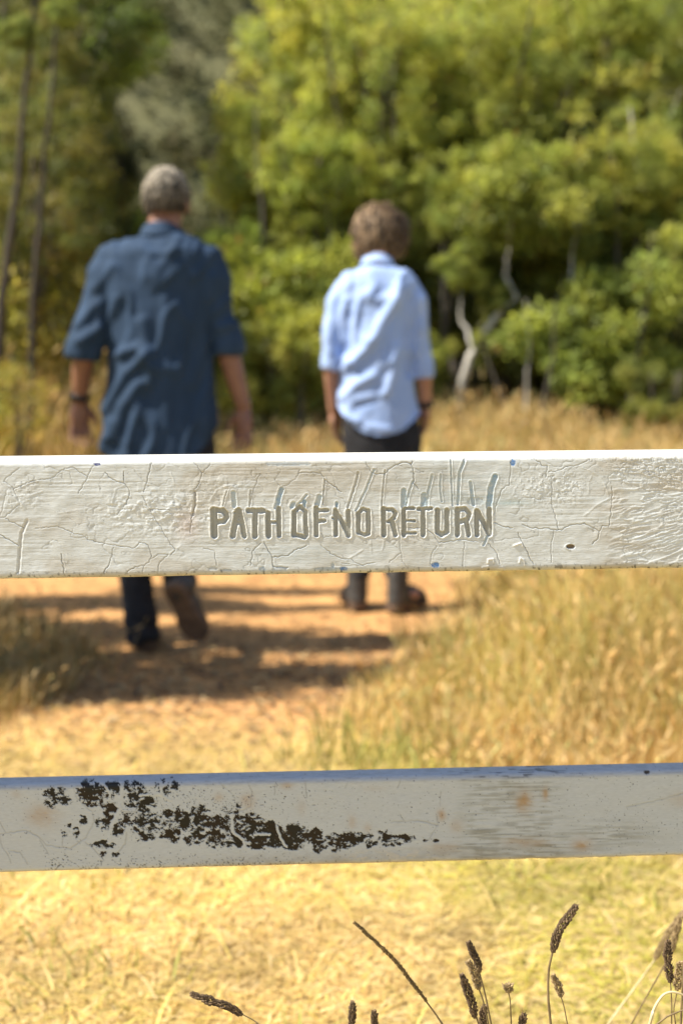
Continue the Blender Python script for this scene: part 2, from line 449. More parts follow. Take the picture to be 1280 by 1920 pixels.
tree('shaded_tree', 'small black green tree close behind the grey haired head', 'tree', 'dark', 0, 225, 325, 12.7, (.13, .2, .19), (.16, .19, .16), 'bark_dark', group=GL, trunk_r=.06)
# trees just outside the frame: they close the wood, and the left one shades the path
tree('leafy_tree', 'green tree standing beyond the left edge of the view', 'tree', 'lobe', 0, -900, 250, 14.5, (1.4, 1.2, 1.6), MG, group=GL, trunk_r=.1)
tree('leafy_tree', 'green tree standing beyond the right edge of the view', 'tree', 'dome', 0, 1900, 200, 14.0, (1, 1, 1), MG, group=GR, trunk_r=.12)
# trunks one can pick out
def trunk_tree(name, label, Y, lines, bark, group, r=.05, tuft=None, tint=(1.1, 1.1, .9)):
    b0 = at(*lines[0][0], Y)
    root = empty(name, (b0.x, Y, 0)); tag(root, label, 'tree', group)
    lm = []
    jr = random.Random(int(b0.x * 1000))
    for k, ln in enumerate(lines):
        ln = [ln[0]] + [(a_[0] + (b_[0] - a_[0]) * t_ + jr.uniform(-2.2, 2.2), a_[1] + (b_[1] - a_[1]) * t_) for a_, b_ in zip(ln[:-1], ln[1:]) for t_ in ((.34, .67, 1) if b_ != ln[-1] else (.5, 1))] if k < 9 else ln
        P_ = [at(px_, py_, Y + .15 * k * j / len(ln)) for j, (px_, py_) in enumerate(ln)]
        if k == 0: P_ = [Vector((b0.x, Y, -.1))] + P_
        r0 = r if k == 0 else r * .5
        lm.append((P_, [r0 * (1 - .72 * j / (len(P_) - 1)) for j in range(len(P_))]))
    link('trunk', join_limbs('trunk', lm, Vector((b0.x, Y, 0))), M[bark], root)
    for tuft in ([] if not tuft else tuft if isinstance(tuft, list) else [tuft]):
        c = at(tuft[0], tuft[1], Y)
        o = link('crown', CR['bush'][tuft[3]], M['leaf'], root, Vector((c.x - b0.x, 0.0, c.z)))
        o.scale = (tuft[2],) * 3; o.color = (*tint, 1)
trunk_tree('pale_tree', 'pale white forked tree trunk right of the boy', 12.4, [[(858, 760), (864, 720), (876, 680), (886, 660), (930, 592), (968, 558), (946, 515), (952, 470), (960, 380)], [(886, 660), (876, 618), (861, 600), (864, 545), (867, 490)]], 'bark_pale', GR, .042, [(965, 385, 1.0, 0), (922, 556, .28, 1), (862, 500, .4, 2), (905, 640, .2, 0)])
trunk_tree('pale_tree', 'short pale trunk with one bright patch in the shaded undergrowth', 12.9, [[(1024, 790), (1028, 720), (1032, 660), (1050, 560), (1062, 480)]], 'bark_grey', GR, .06, (1060, 430, .8, 1))
trunk_tree('pale_tree', 'crooked grey trunk under the leaves near the right edge', 13.0, [[(1150, 800), (1160, 700), (1185, 600), (1168, 535), (1190, 480), (1200, 400)]], 'bark_pale', GR, .045, (1190, 380, .8, 2))
trunk_tree('pale_tree', 'leaning pale trunk slanting out of the right edge', 12.6, [[(1190, 800), (1222, 705), (1250, 660), (1280, 600), (1330, 500)]], 'bark_pale', GR, .06, (1320, 480, .9, 0))
trunk_tree('dark_tree', 'dark leaning trunk nearest the left edge of the photograph', 9.0, [[(0, 800), (2, 600), (14, 470), (36, 340), (44, 220), (60, 60), (75, -80)]], 'bark_dark', GL, .036, (30, 60, .22, 1), (.9, .95, .9))
trunk_tree('dark_tree', 'second dark thin trunk rising left of the older man', 9.3, [[(58, 800), (62, 560), (74, 430), (84, 280), (98, 190), (106, 40), (120, -90)]], 'bark_dark', GL, .026, (118, 20, .2, 2), (.95, 1, .9))
for lb_, Y_, ln_, bk_, r_ in (
    ('thin pale branch leaning away right of the forked trunk', 12.2, [(950, 770), (930, 720), (912, 675), (900, 610)], 'bark_grey', .018),
    ('slim pale sapling stem between forked trunk and crooked trunk', 12.5, [(1066, 790), (1068, 680), (1072, 580), (1070, 480), (1084, 390)], 'bark_pale', .022),
    ('thin pale stem in front of the dark undergrowth', 12.0, [(985, 780), (988, 700), (992, 640), (984, 560)], 'bark_pale', .016),
    ('dark slim trunk standing in the grass right of centre', 11.6, [(1012, 800), (1020, 740), (1036, 668), (1040, 560)], 'bark_dark', .026),
    ('dark trunk rising from the grass near the right edge', 11.8, [(1186, 800), (1180, 740), (1196, 660), (1214, 560), (1222, 430)], 'bark_dark', .03),
    ('slender pale trunk high among the leaves at the right edge', 12.8, [(1262, 800), (1256, 600), (1236, 440), (1190, 300), (1180, 200)], 'bark_pale', .03),
    ('thin grey trunk showing between the two walkers', 12.6, [(520, 800), (512, 640), (498, 480), (486, 330), (478, 200)], 'bark_grey', .024)):
    trunk_tree('slim_tree', lb_, Y_, [ln_], bk_, GR, r_)
# shrubs along the edge of the wood
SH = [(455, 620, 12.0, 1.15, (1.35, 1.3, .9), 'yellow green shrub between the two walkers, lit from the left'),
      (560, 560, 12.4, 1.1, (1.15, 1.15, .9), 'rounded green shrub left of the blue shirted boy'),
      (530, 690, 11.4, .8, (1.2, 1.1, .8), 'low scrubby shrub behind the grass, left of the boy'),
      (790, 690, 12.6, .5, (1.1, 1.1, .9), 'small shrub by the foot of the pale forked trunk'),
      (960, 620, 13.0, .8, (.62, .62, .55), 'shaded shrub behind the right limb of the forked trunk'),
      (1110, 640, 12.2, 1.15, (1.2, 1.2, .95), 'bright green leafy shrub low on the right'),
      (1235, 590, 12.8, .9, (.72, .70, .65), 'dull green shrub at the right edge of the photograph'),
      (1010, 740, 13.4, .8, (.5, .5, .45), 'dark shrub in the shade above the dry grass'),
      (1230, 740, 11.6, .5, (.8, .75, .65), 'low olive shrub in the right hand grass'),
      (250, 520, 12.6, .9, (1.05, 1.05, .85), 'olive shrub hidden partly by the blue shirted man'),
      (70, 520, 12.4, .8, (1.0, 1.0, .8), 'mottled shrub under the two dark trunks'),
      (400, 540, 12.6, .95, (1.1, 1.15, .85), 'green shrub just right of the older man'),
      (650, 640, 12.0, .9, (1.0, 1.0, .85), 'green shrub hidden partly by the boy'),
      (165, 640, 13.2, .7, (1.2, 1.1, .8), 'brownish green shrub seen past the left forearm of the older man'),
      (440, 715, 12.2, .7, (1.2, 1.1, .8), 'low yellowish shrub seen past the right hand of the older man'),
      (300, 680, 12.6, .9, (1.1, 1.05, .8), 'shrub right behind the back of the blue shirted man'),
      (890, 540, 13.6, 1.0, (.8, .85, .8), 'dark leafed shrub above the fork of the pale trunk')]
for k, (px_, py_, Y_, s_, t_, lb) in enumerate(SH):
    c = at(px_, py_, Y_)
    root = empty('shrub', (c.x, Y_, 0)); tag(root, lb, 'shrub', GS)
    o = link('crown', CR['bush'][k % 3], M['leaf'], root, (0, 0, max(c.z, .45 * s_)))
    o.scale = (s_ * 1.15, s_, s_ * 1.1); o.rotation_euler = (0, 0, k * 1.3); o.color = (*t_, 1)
    rng = random.Random(k)
    lm = [(wander((rng.uniform(-.1, .1), 0, -.05), (rng.uniform(-.3, .3) * s_, rng.uniform(-.3, .3), c.z + .2), 4, .06, rng), [.02, .017, .012, .006]) for _ in range(5)]
    link('stem', join_limbs('stem', lm, Vector((0, 0, 0)), 5), M['bark_grey'], root)
YW = [(20, 660, 9.8, 1.0, 'yellow flowering weed at the left edge of the photograph'),
      (75, 610, 10.0, 1.1, 'tall yellow weed under the leaning dark trunks'),
      (130, 480, 10.8, .8, 'yellow leaved sapling beside the sleeve of the older man'),
      (30, 780, 7.8, .55, 'low yellow green weed just above the rail at left')]
for k, (px_, py_, Y_, s_, lb) in enumerate(YW):
    c = at(px_, py_, Y_)
    root = empty('yellow_weed', (c.x, Y_, 0)); tag(root, lb, 'weed', 'yellow weeds on the left')
    o = link('foliage', CR['yellow'][k % 2], M['leaf'], root, (0, 0, c.z)); o.scale = (s_, s_, s_); o.color = (1.35, 1.3, .8, 1); o.rotation_euler = (0, 0, k)
    rng = random.Random(k + 50)
    lm = [(wander((rng.uniform(-.05, .05), 0, -.05), (rng.uniform(-.2, .2) * s_, rng.uniform(-.2, .2), c.z + .3 * s_), 4, .03, rng), [.009, .008, .006, .003]) for _ in range(6)]
    link('stem', join_limbs('stem', lm, Vector((0, 0, 0)), 5), M['bark_grey'], root)
# low tree off the left of the frame whose branches throw the shade bands on the path
def shade_tree():
    root = empty('small_tree', (-3.5, 5.0, 0)); tag(root, 'small spreading tree beyond the left edge beside the path', 'tree', GL)
    rng = random.Random(8)
    lm = [(wander((-3.5, 5.0, -.1), (-3.2, 5.0, 2.1), 6, .08, rng), [.06, .055, .05, .045, .04, .03])]
    spots = [(-2.7, 4.55, 3.4, .65, .18, .16), (-3.15, 5.12, 3.5, .4, .14, .16), (-2.5, 5.75, 3.35, .5, .12, .14), (-2.9, 4.35, 3.0, .5, .12, .14), (-3.1, 6.1, 3.3, .7, .14, .16), (-2.2, 4.65, 1.35, .5, .25, .3), (-2.3, 5.5, 1.4, .5, .3, .25), (-2.45, 4.45, 1.9, .45, .14, .2), (-2.5, 4.5, 2.9, .5, .12, .14), (-2.35, 5.85, 2.3, .5, .13, .15), (-2.75, 4.62, 2.5, .62, .35, .22), (-2.65, 5.35, 2.45, .75, .22, .22), (-3.0, 5.9, 2.55, .8, .25, .25), (-3.35, 4.75, 2.15, .7, .3, .25), (-3.3, 5.35, 2.1, .7, .2, .25), (-2.8, 4.9, 2.6, .5, .16, .16)]
    for k, (x, y, z, sx, sy, sz) in enumerate(spots):
        lm.append((wander((-3.25, 5.0, 1.6), (x, y, z), 4, .05, rng), [.03, .022, .015, .006]))
        o = link('crown', CR['bush'][k % 3], M['leaf'], root, (x + 3.5, y - 5.0, z)); o.scale = (sx * 1.5, sy * 1.5, sz * 1.5)
    link('trunk', join_limbs('trunk', lm, Vector((-3.5, 5.0, 0)), 7), M['bark_grey'], root)
shade_tree()

# ------------------------------------------------------------------ grass
def blades(rng, P, H, W, lean, cols, bend=.35, headfrac=0.0, droopy=False, hs=1.0, var=(.72, 1.25)):
    """curved tapering blades, three rows of verts, plus seed heads on a share of them"""
    n = len(P)
    az = rng.uniform(0, 2 * math.pi, n); d = np.stack([np.cos(az), np.sin(az), np.zeros(n)], -1)
    sd = rng.uniform(0, 2 * math.pi, n); s = np.stack([np.cos(sd), np.sin(sd), np.zeros(n)], -1)
    ln = (lean * rng.uniform(.2, 1.3, n))[:, None]
    up = np.array([0, 0, 1.0])
    p0 = P; Hh = H[:, None]
    p1 = P + up * Hh * .5 + d * ln * Hh * .3
    p2 = P + up * Hh * (.85 if not droopy else .8) + d * ln * Hh * .75
    p3 = P + up * Hh * (1.0 if not droopy else .92) + d * ln * Hh * 1.15
    w = W[:, None] * .5
    V = np.stack([p0 - s * w, p0 + s * w, p1 - s * w * .9, p1 + s * w * .9, p2 - s * w * .6, p2 + s * w * .6, p3], 1).reshape(-1, 3)
    o = (np.arange(n) * 7)[:, None]
    Qd = np.concatenate([o + np.array([0, 1, 3, 2]), o + np.array([2, 3, 5, 4])], 0)
    T = o + np.array([4, 5, 6])
    col = cols[rng.randint(0, len(cols), n)] * rng.uniform(*var, (n, 1))
    Cc = np.repeat(col, 7, 0)
    if headfrac > 0:
        k = rng.rand(n) < headfrac; m_ = k.sum()
        b_ = p3[k]; ax = (p3[k] - p2[k]); ax /= np.linalg.norm(ax, axis=1, keepdims=True) + 1e-9
        L = rng.uniform(.025, .06, m_)[:, None] * hs; ww = rng.uniform(.003, .006, m_)[:, None] * hs
        s1 = s[k]; s2 = np.cross(ax, s1)
        hv = np.stack([b_ - ax * .01, b_ + ax * L * .4 + s1 * ww, b_ + ax * L * .4 + s2 * ww, b_ + ax * L * .4 - s1 * ww, b_ + ax * L * .4 - s2 * ww, b_ + ax * L], 1).reshape(-1, 3)
        o2 = (len(V) + np.arange(m_) * 6)[:, None]
        tr = [[0, 1, 2], [0, 2, 3], [0, 3, 4], [0, 4, 1], [5, 2, 1], [5, 3, 2], [5, 4, 3], [5, 1, 4]]
        T = np.concatenate([T] + [o2 + np.array(t) for t in tr], 0)
        V = np.concatenate([V, hv], 0)
        Cc = np.concatenate([Cc, np.repeat(col[k] * 1.05, 6, 0)], 0)
    return V, Qd, T, Cc

def patchy(c, P, green=0.0, amt=.35, seed=200, f=1.6):
    """broad drifts of bleached, browner and greener straw"""
    n = len(P); a = fbm(P[:, 0] * f, P[:, 1] * f * 1.4, seed, 3); b = fbm(P[:, 0] * f * 3 + 5, P[:, 1] * f * 4, seed + 9, 3); g = fbm(P[:, 0] * 1.5 + 9, P[:, 1] * 2.2, seed + 5, 3)
    k = 1 + amt * 2.4 * (a - .5) + amt * 2.2 * (b - .5)
    m = np.stack([k, k, k * (1 + .25 * (a - .5))], -1)
    gm = (np.clip(green, 0, 1) * sstep(.42, .62, g))[:, None] * np.ones(3); m = m * (1 - gm) + m * np.array([.78, .96, .52]) * gm
    c[:n * 7] *= np.repeat(m, 7, 0); return c

def scatter(rng, n, x0, x1, y0, y1, keep):
    x = rng.uniform(x0, x1, n); y = rng.uniform(y0, y1, n)
    k = rng.rand(n) < keep(x, y)
    x, y = x[k], y[k]
    return np.stack([x, y, ground_z(x, y) - .01], -1)

STRAW = np.array([(0.515, 0.382, 0.156), (0.452, 0.32, 0.117), (0.562, 0.445, 0.234), (0.39, 0.265, 0.0936), (0.484, 0.367, 0.117), (0.468, 0.374, 0.109)])
GOLD = np.array([(0.406, 0.281, 0.109), (0.359, 0.242, 0.0858), (0.452, 0.328, 0.148), (0.312, 0.211, 0.078), (0.39, 0.289, 0.133), (0.265, 0.234, 0.0858)])
GREENY = np.array([(0.265, 0.265, 0.0624), (0.328, 0.296, 0.078), (0.203, 0.234, 0.0546)])

def grass_fields():
    rng = np.random.RandomState(11)
    # tall dry grass to the right of the path
    def keep_r(x, y):
        edge = np.interp(y, [3.0, 3.7, 4.2, 4.8, 5.4, 6.0, 6.6, 7.4, 9], [.95, .35, .1, .14, .3, .46, .62, .7, .3])
        return sstep(-.12, .22, x - edge + .25 * (fbm(x * 3, y * 3, 50, 2) - .5)) * np.clip(fbm(x * 2.5, y * 2.5, 52, 3) * 2.2 - .35, .25, 1)
    P = scatter(rng, 100000, -.1, 3.2, 3.3, 8.6, keep_r)
    edge = np.interp(P[:, 1], [3.0, 3.7, 4.2, 4.8, 5.4, 6.0, 6.6, 7.4, 9], [.95, .35, .1, .14, .3, .46, .62, .7, .3])
    far = sstep(0, .9, P[:, 0] - edge) * sstep(3.2, 4.4, P[:, 1])
    H = (.10 + .34 * far) * rng.uniform(.5, 1.25, len(P))
    V, Qd, T, c = blades(rng, P, H, rng.uniform(.0022, .0045, len(P)), .42, GOLD * np.array([1.6, 1.6, 1.6]), headfrac=.22)
    c = patchy(c, P, .5, .3, 220, 2.2)
    tag(link('tall_grass', mesh_np('tall_grass', V, Qd, T, c, False), M['straw']), kind='stuff', label='tall golden dry grass to the right of the path')
    # green tufts mixed into its near edge
    P = scatter(rng, 16000, -.2, 1.7, 2.6, 5.4, lambda x, y: np.maximum(sstep(.53, .66, fbm(x * 1.6 + 3, y * 1.6, 61, 3)) * sstep(-.05, .15, x - np.interp(y, [3.0, 3.7, 4.2, 4.8, 5.4, 6.0], [-.3, -.1, .05, .14, .3, .46])) * sstep(3.45, 3.8, y) * .7, np.exp(-((x - .16) / .22) ** 2 - ((y - 4.0) / .35) ** 2) * .3))
    V, Qd, T, c = blades(rng, P, rng.uniform(.05, .16, len(P)), rng.uniform(.004, .008, len(P)), .6, GREENY)
    tag(link('green_grass', mesh_np('green_grass', V, Qd, T, c, False), M['straw']), kind='stuff', label='patches of green grass among the dry straw at right')
    # straw lying flat in front of and behind the fence
    def keep_s(x, y):
        return (1 - path_mask(x, y)) * np.clip(.35 + 1.0 * fbm(x * 3, y * 3, 70, 3), 0, 1) * sstep(5.3, 4.6, y)
    P = scatter(rng, 170000, -1.9, 1.9, 1.6, 5.2, keep_s)
    P[:, 2] += .010
    V, Qd, T, c = blades(rng, P, rng.uniform(.003, .012, len(P)), rng.uniform(.002, .0055, len(P)), 5.5, STRAW, droopy=True, var=(.82, 1.16))
    c = patchy(c, P, .25 + .75 * sstep(-.3, .5, P[:, 0]), .36) * np.array([1.24, 1.2, 1.2])
    tag(link('straw_litter', mesh_np('straw_litter', V, Qd, T, c, False), M['straw']), kind='stuff', label='pale bleached straw lying flat on the near ground')
    P = scatter(rng, 3600, -1.8, 1.8, 1.8, 4.8, keep_s); P[:, 2] += .015
    V, Qd, T, c = blades(rng, P, rng.uniform(.025, .05, len(P)), rng.uniform(.002, .0045, len(P)), 3.0, STRAW * 1.35, droopy=True)
    tag(link('fallen_stems', mesh_np('fallen_stems', V, Qd, T, c, False), M['straw']), kind='stuff', label='long bleached grass stems fallen across the near straw')
    P = scatter(rng, 16000, -2.2, 2.2, 1.0, 4.6, lambda x, y: sstep(.5, .66, fbm(x * 1.4 + 8, y * 2.2, 81, 3)) * (.35 + .65 * sstep(-.3, .6, x)))
    V, Qd, T, c = blades(rng, P, rng.uniform(.02, .07, len(P)), rng.uniform(.004, .008, len(P)), 1.2, np.array([(0.374, 0.343, 0.0858), (0.296, 0.312, 0.0702), (0.429, 0.359, 0.109)]))
    tag(link('short_grass', mesh_np('short_grass', V, Qd, T, c, False), M['straw']), kind='stuff', label='short yellow green grass growing through the near straw')
    # tuft field at the left of the path
    def keep_l(x, y):
        e = np.interp(y, [4.0, 4.5, 5.0, 5.5, 6.2], [-1.5, -1.02, -.92, -1.02, -1.7])
        return sstep(.1, -.12, x - e + .3 * (fbm(x * 4, y * 4, 90, 2) - .5))
    P = scatter(rng, 15000, -3.2, -.7, 4.3, 6.4, keep_l)
    V, Qd, T, c = blades(rng, P, rng.uniform(.04, .16, len(P)), rng.uniform(.004, .008, len(P)), .8, GOLD, headfrac=.1)
    tag(link('roadside_grass', mesh_np('roadside_grass', V, Qd, T, c, False), M['straw']), kind='stuff', label='shaded tuft of dry grass at the left side of the path')
    # meadow behind the walkers
    def keep_m(x, y):
        return (1 - path_mask(x, y)) * np.clip(fbm(x * 1.2, y * 1.2, 95, 3) * 2 - .2, .3, 1)
    P = scatter(rng, 70000, -5.2, 5.4, 8.4, 14.5, keep_m)
    H = rng.uniform(.24, .56, len(P)) * (.7 + .5 * fbm(P[:, 0] * .8, P[:, 1] * .8, 97, 2)) * (1 + .95 * sstep(-.8, -1.9, P[:, 0]))
    V, Qd, T, c = blades(rng, P, H, rng.uniform(.006, .014, len(P)), .4, GOLD * np.array([1.35, 1.35, 1.3]), headfrac=.3, hs=1.8)
    c = patchy(c, P, .3, .3, 240, 1.0)
    tag(link('meadow_grass', mesh_np('meadow_grass', V, Qd, T, c, False), M['straw']), kind='stuff', label='band of tall golden grass between walkers and trees')
    # fallen leaves and bark chips on the bare track, packed denser to deepen its shade
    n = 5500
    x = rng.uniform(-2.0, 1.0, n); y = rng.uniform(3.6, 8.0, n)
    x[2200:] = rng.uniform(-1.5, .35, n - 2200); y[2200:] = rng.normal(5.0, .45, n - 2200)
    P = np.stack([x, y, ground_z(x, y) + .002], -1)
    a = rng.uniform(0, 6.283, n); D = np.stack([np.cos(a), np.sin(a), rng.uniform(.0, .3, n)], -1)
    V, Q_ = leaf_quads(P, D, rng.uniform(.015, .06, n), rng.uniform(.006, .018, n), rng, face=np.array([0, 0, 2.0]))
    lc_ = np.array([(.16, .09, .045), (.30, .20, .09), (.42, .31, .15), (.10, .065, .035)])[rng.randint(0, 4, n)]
    tag(link('leaf_litter', mesh_np('leaf_litter', V, Q_, col=np.repeat(lc_, 4, 0), smooth=False), M['straw']), kind='stuff', label='brown fallen leaves and bark chips on the dirt path, packed to deepen its shade')
grass_fields()

# ------------------------------------------------------------------ the fence
CRACK_UP = []
def _z(x0, y0, *lines):
    return [[(x0 + a / 4, y0 + b / 4) for a, b in ln] for ln in lines]
CRACK_UP += _z(0, 840,
    [(150, 150), (40, 230), (30, 250), (95, 295), (130, 360), (150, 420), (30, 520), (0, 520)], [(55, 310), (5, 510)], [(50, 530), (180, 600)],
    [(0, 650), (140, 730)], [(270, 605), (430, 590), (510, 620), (560, 645), (620, 650), (660, 690), (750, 705), (830, 730), (900, 735), (1010, 750), (1050, 710), (1090, 710), (1130, 760), (1140, 830), (1080, 890), (1070, 950)],
    [(855, 745), (820, 880), (745, 970)], [(460, 790), (490, 960)], [(100, 310), (250, 245), (380, 230), (490, 150), (560, 150), (660, 215), (590, 340)], [(700, 130), (660, 215)],
    [(1140, 110), (1080, 330)], [(930, 180), (930, 260)], [(790, 190), (850, 240), (930, 265), (975, 320), (970, 380), (930, 440), (880, 500)], [(1070, 360), (1110, 440), (1200, 580), (1280, 720)],
    [(1110, 460), (1280, 465)], [(1140, 830), (1190, 800), (1260, 800)], [(1270, 800), (1200, 860), (1180, 960)], [(1080, 880), (1000, 900), (940, 950)], [(140, 930), (40, 980)])
CRACK_UP += _z(320, 840,
    [(180, 110), (235, 190), (300, 120)], [(235, 195), (220, 250), (180, 310), (185, 430), (160, 520), (150, 640)], [(245, 750), (330, 775), (345, 880)], [(665, 205), (610, 330), (600, 420)],
    [(780, 225), (830, 300), (940, 230), (970, 165)], [(960, 190), (1020, 185), (1130, 190), (1160, 235), (1140, 420)], [(1160, 240), (1280, 330)], [(700, 710), (755, 800), (770, 890)],
    [(770, 820), (880, 805), (930, 770), (1020, 730)], [(1130, 640), (1150, 670), (1230, 660)], [(1130, 730), (1200, 790), (1280, 830)], [(680, 710), (620, 760), (600, 880)], [(765, 890), (880, 895)], [(0, 720), (40, 760), (0, 800)])
CRACK_UP += _z(640, 840,
    [(180, 110), (240, 190), (320, 195), (350, 165), (450, 105), (520, 120), (550, 95)], [(520, 120), (540, 170), (540, 260), (580, 310)], [(440, 640), (440, 760), (460, 850), (500, 910)],
    [(430, 600), (580, 600), (640, 610), (700, 660), (730, 710), (900, 685), (1020, 700)], [(920, 700), (910, 890)], [(1100, 715), (1160, 780), (1185, 870)], [(1140, 560), (1200, 585), (1280, 600)],
    [(1270, 100), (1260, 270), (1200, 310), (1160, 430), (1140, 500)], [(715, 740), (670, 800), (665, 870)], [(440, 790), (360, 860)], [(0, 830), (70, 835), (140, 880), (250, 860)], [(0, 860), (60, 870)])
CRACK_UP += _z(960, 830,
    [(160, 115), (210, 150), (220, 175), (260, 175), (250, 260)], [(270, 220), (330, 215), (420, 175), (460, 180), (580, 130)], [(300, 250), (290, 400), (295, 470), (325, 560), (345, 650)],
    [(70, 615), (150, 640), (270, 645), (370, 655), (430, 620), (540, 605), (590, 630), (650, 665), (645, 715), (600, 760)], [(650, 660), (675, 625), (720, 625), (735, 560), (745, 430), (745, 330)],
    [(40, 670), (80, 760), (130, 860), (160, 910)], [(310, 660), (290, 760), (295, 850), (290, 900)])
WIDE_UP = _z(0, 840, [(205, 545), (165, 640), (150, 780), (140, 930)]) + _z(320, 840, [(185, 330), (185, 430), (165, 500)])
RIDGE_UP = _z(960, 830, [(590, 250), (570, 310), (570, 380)], [(720, 420), (630, 470), (540, 545)], [(510, 180), (600, 215), (660, 260), (690, 310), (720, 400)], [(910, 725), (1100, 650)], [(1150, 610), (1260, 570)], [(880, 540), (1000, 520), (1160, 470)], [(970, 775), (1100, 770), (1200, 745)], [(380, 250), (450, 225)]) \
    + _z(640, 840, [(40, 840), (160, 765)], [(220, 690), (225, 790)], [(320, 700), (300, 770), (250, 775)]) + _z(0, 840, [(110, 315), (220, 260), (310, 235)], [(220, 400), (250, 345), (320, 325)], [(840, 420), (870, 310), (930, 280)], [(430, 490), (620, 460)]) \
    + _z(320, 840, [(385, 430), (440, 310)], [(290, 400), (350, 310), (430, 280), (500, 300)], [(0, 180), (30, 260), (90, 305)], [(0, 790), (80, 730)])
# carved letters: strokes (points, width) in photo pixels
LET = [([(401, 957), (402.5, 1004)], 12.5), ([(402, 957), (418, 957.5), (424, 963), (425, 970), (420, 977), (405, 980)], 10),
       ([(446, 957), (443, 970), (437, 1005)], 10), ([(448, 957), (452, 972), (458.5, 1005)], 9.5), ([(441, 981), (456, 981)], 6.5), ([(442, 962), (450, 958)], 8),
       ([(466.5, 957.5), (494, 958)], 9.5), ([(478.5, 960), (478.5, 1005)], 9.5),
       ([(503, 962), (503.5, 1005)], 10), ([(522.5, 954), (523.5, 1004)], 8.8), ([(505, 979), (521, 979)], 5.5),
       ([(552, 960), (551.5, 1003)], 8.8), ([(552, 959), (563, 950), (573, 960)], 7), ([(573, 960), (573.5, 1004)], 8.3), ([(551.5, 1002), (571, 1007.5)], 8),
       ([(593, 953), (593, 1003)], 8.5), ([(594, 957), (614, 957)], 7), ([(594, 977), (608.5, 977)], 7),
       ([(629, 957), (630, 1003)], 8), ([(631, 961), (642, 980), (654, 1003)], 8.5), ([(653, 959), (653.5, 1004)], 8.8), ([(623, 971), (627, 972)], 4),
       ([(672, 963), (672, 998)], 8.5), ([(690.5, 960), (690.5, 1000)], 8.8), ([(672, 962), (681, 955), (690.5, 958)], 7), ([(672, 998), (684, 1003.5), (690.5, 999)], 7),
       ([(719, 954), (719.5, 1003)], 8.8), ([(720, 955), (735, 955), (741.5, 962), (739, 971), (728, 978)], 7), ([(735, 978), (741.5, 1003)], 8.8),
       ([(757, 956), (757, 1003)], 8), ([(759, 954), (775, 953)], 6), ([(759, 976), (777, 976.5)], 4.5), ([(759, 999.5), (779, 999)], 5),
       ([(784, 954.5), (808, 953.5)], 6.3), ([(793, 957), (793, 1003)], 8.5),
       ([(820, 957), (820, 998)], 9), ([(837.5, 957), (837.5, 997)], 9), ([(820, 997), (828, 1003), (837.5, 997)], 9),
       ([(857.5, 955), (857.5, 1003)], 9.2), ([(858, 956), (872, 954), (879.5, 964), (876, 974), (862, 978.5)], 8.2), ([(874, 978), (878.5, 1003)], 8.8),
       ([(893.5, 958), (894, 1003)], 8.8), ([(896, 961), (906, 980), (915, 999)], 8.8), ([(917, 956), (917, 1002)], 9.5)]
# shallower gouges running up from the letters: points, width, depth (mm), blueness
GOUGE = [([(672, 887), (664, 915), (652, 952)], 4, .9, 0), ([(701, 880), (685, 920), (667, 957)], 3.5, .8, .1), ([(722, 882), (717, 925), (716, 952)], 2.4, .7, 0),
         ([(774, 902), (766, 925), (762, 948)], 3.4, .7, .1), ([(757, 920), (757, 951)], 10, .6, .5), ([(810, 890), (803, 920), (800, 950)], 4, .6, .1), ([(795, 928), (793, 950)], 10, .5, .4),
         ([(826, 890), (825, 915), (828, 940)], 3, .5, .1), ([(845, 862), (846, 900), (848, 948)], 2.4, .9, .1), ([(871, 862), (861, 888), (858, 946)], 5, .7, .35),
         ([(882, 905), (884, 925), (888, 947)], 6, .6, .5), ([(928, 894), (920, 915), (916, 951)], 10.5, .8, .75), ([(438, 924), (440, 948)], 9, .5, .3), ([(528, 918), (523, 935), (518, 951)], 9, .6, .8),
         ([(575, 928), (566, 940), (556, 949)], 4.5, .8, .4), ([(571, 940), (570, 950)], 7, .6, .9), ([(550, 944), (547, 950)], 8, .5, .6), ([(599, 932), (594, 951)], 10, .6, .45), ([(631.5, 943), (631, 951)], 5, .9, .8),
         ([(609, 898), (605, 946)], 1.8, .5, 0), ([(425, 922), (418, 948)], 2.2, .5, 0), ([(913, 1005), (906, 1022)], 4, .7, .55), ([(470, 920), (468, 950)], 3, .5, 0)]
BLUE = [(52, 866, 9, 4, .45), (182, 870.5, 8, 3, 1.4), (676, 861, 2.5, 2, 1.0), (961, 867, 6, 6, .9), (816, 1059, 9, 5.5, 1.1), (644, 1066, 9, 3.4, 1.0), (615, 1066.5, 26, 3.4, .65), (624, 1060, 4, 6, .6),
        (492, 1067, 7, 4.5, .65), (524, 1066, 14, 4.5, .35), (425, 1069, 12, 2, .7), (400, 1066, 9, 4, .35), (540, 870, 45, 4, .5), (890, 940, 16, 9, .25), (1066, 856, 4, 3, .5)]

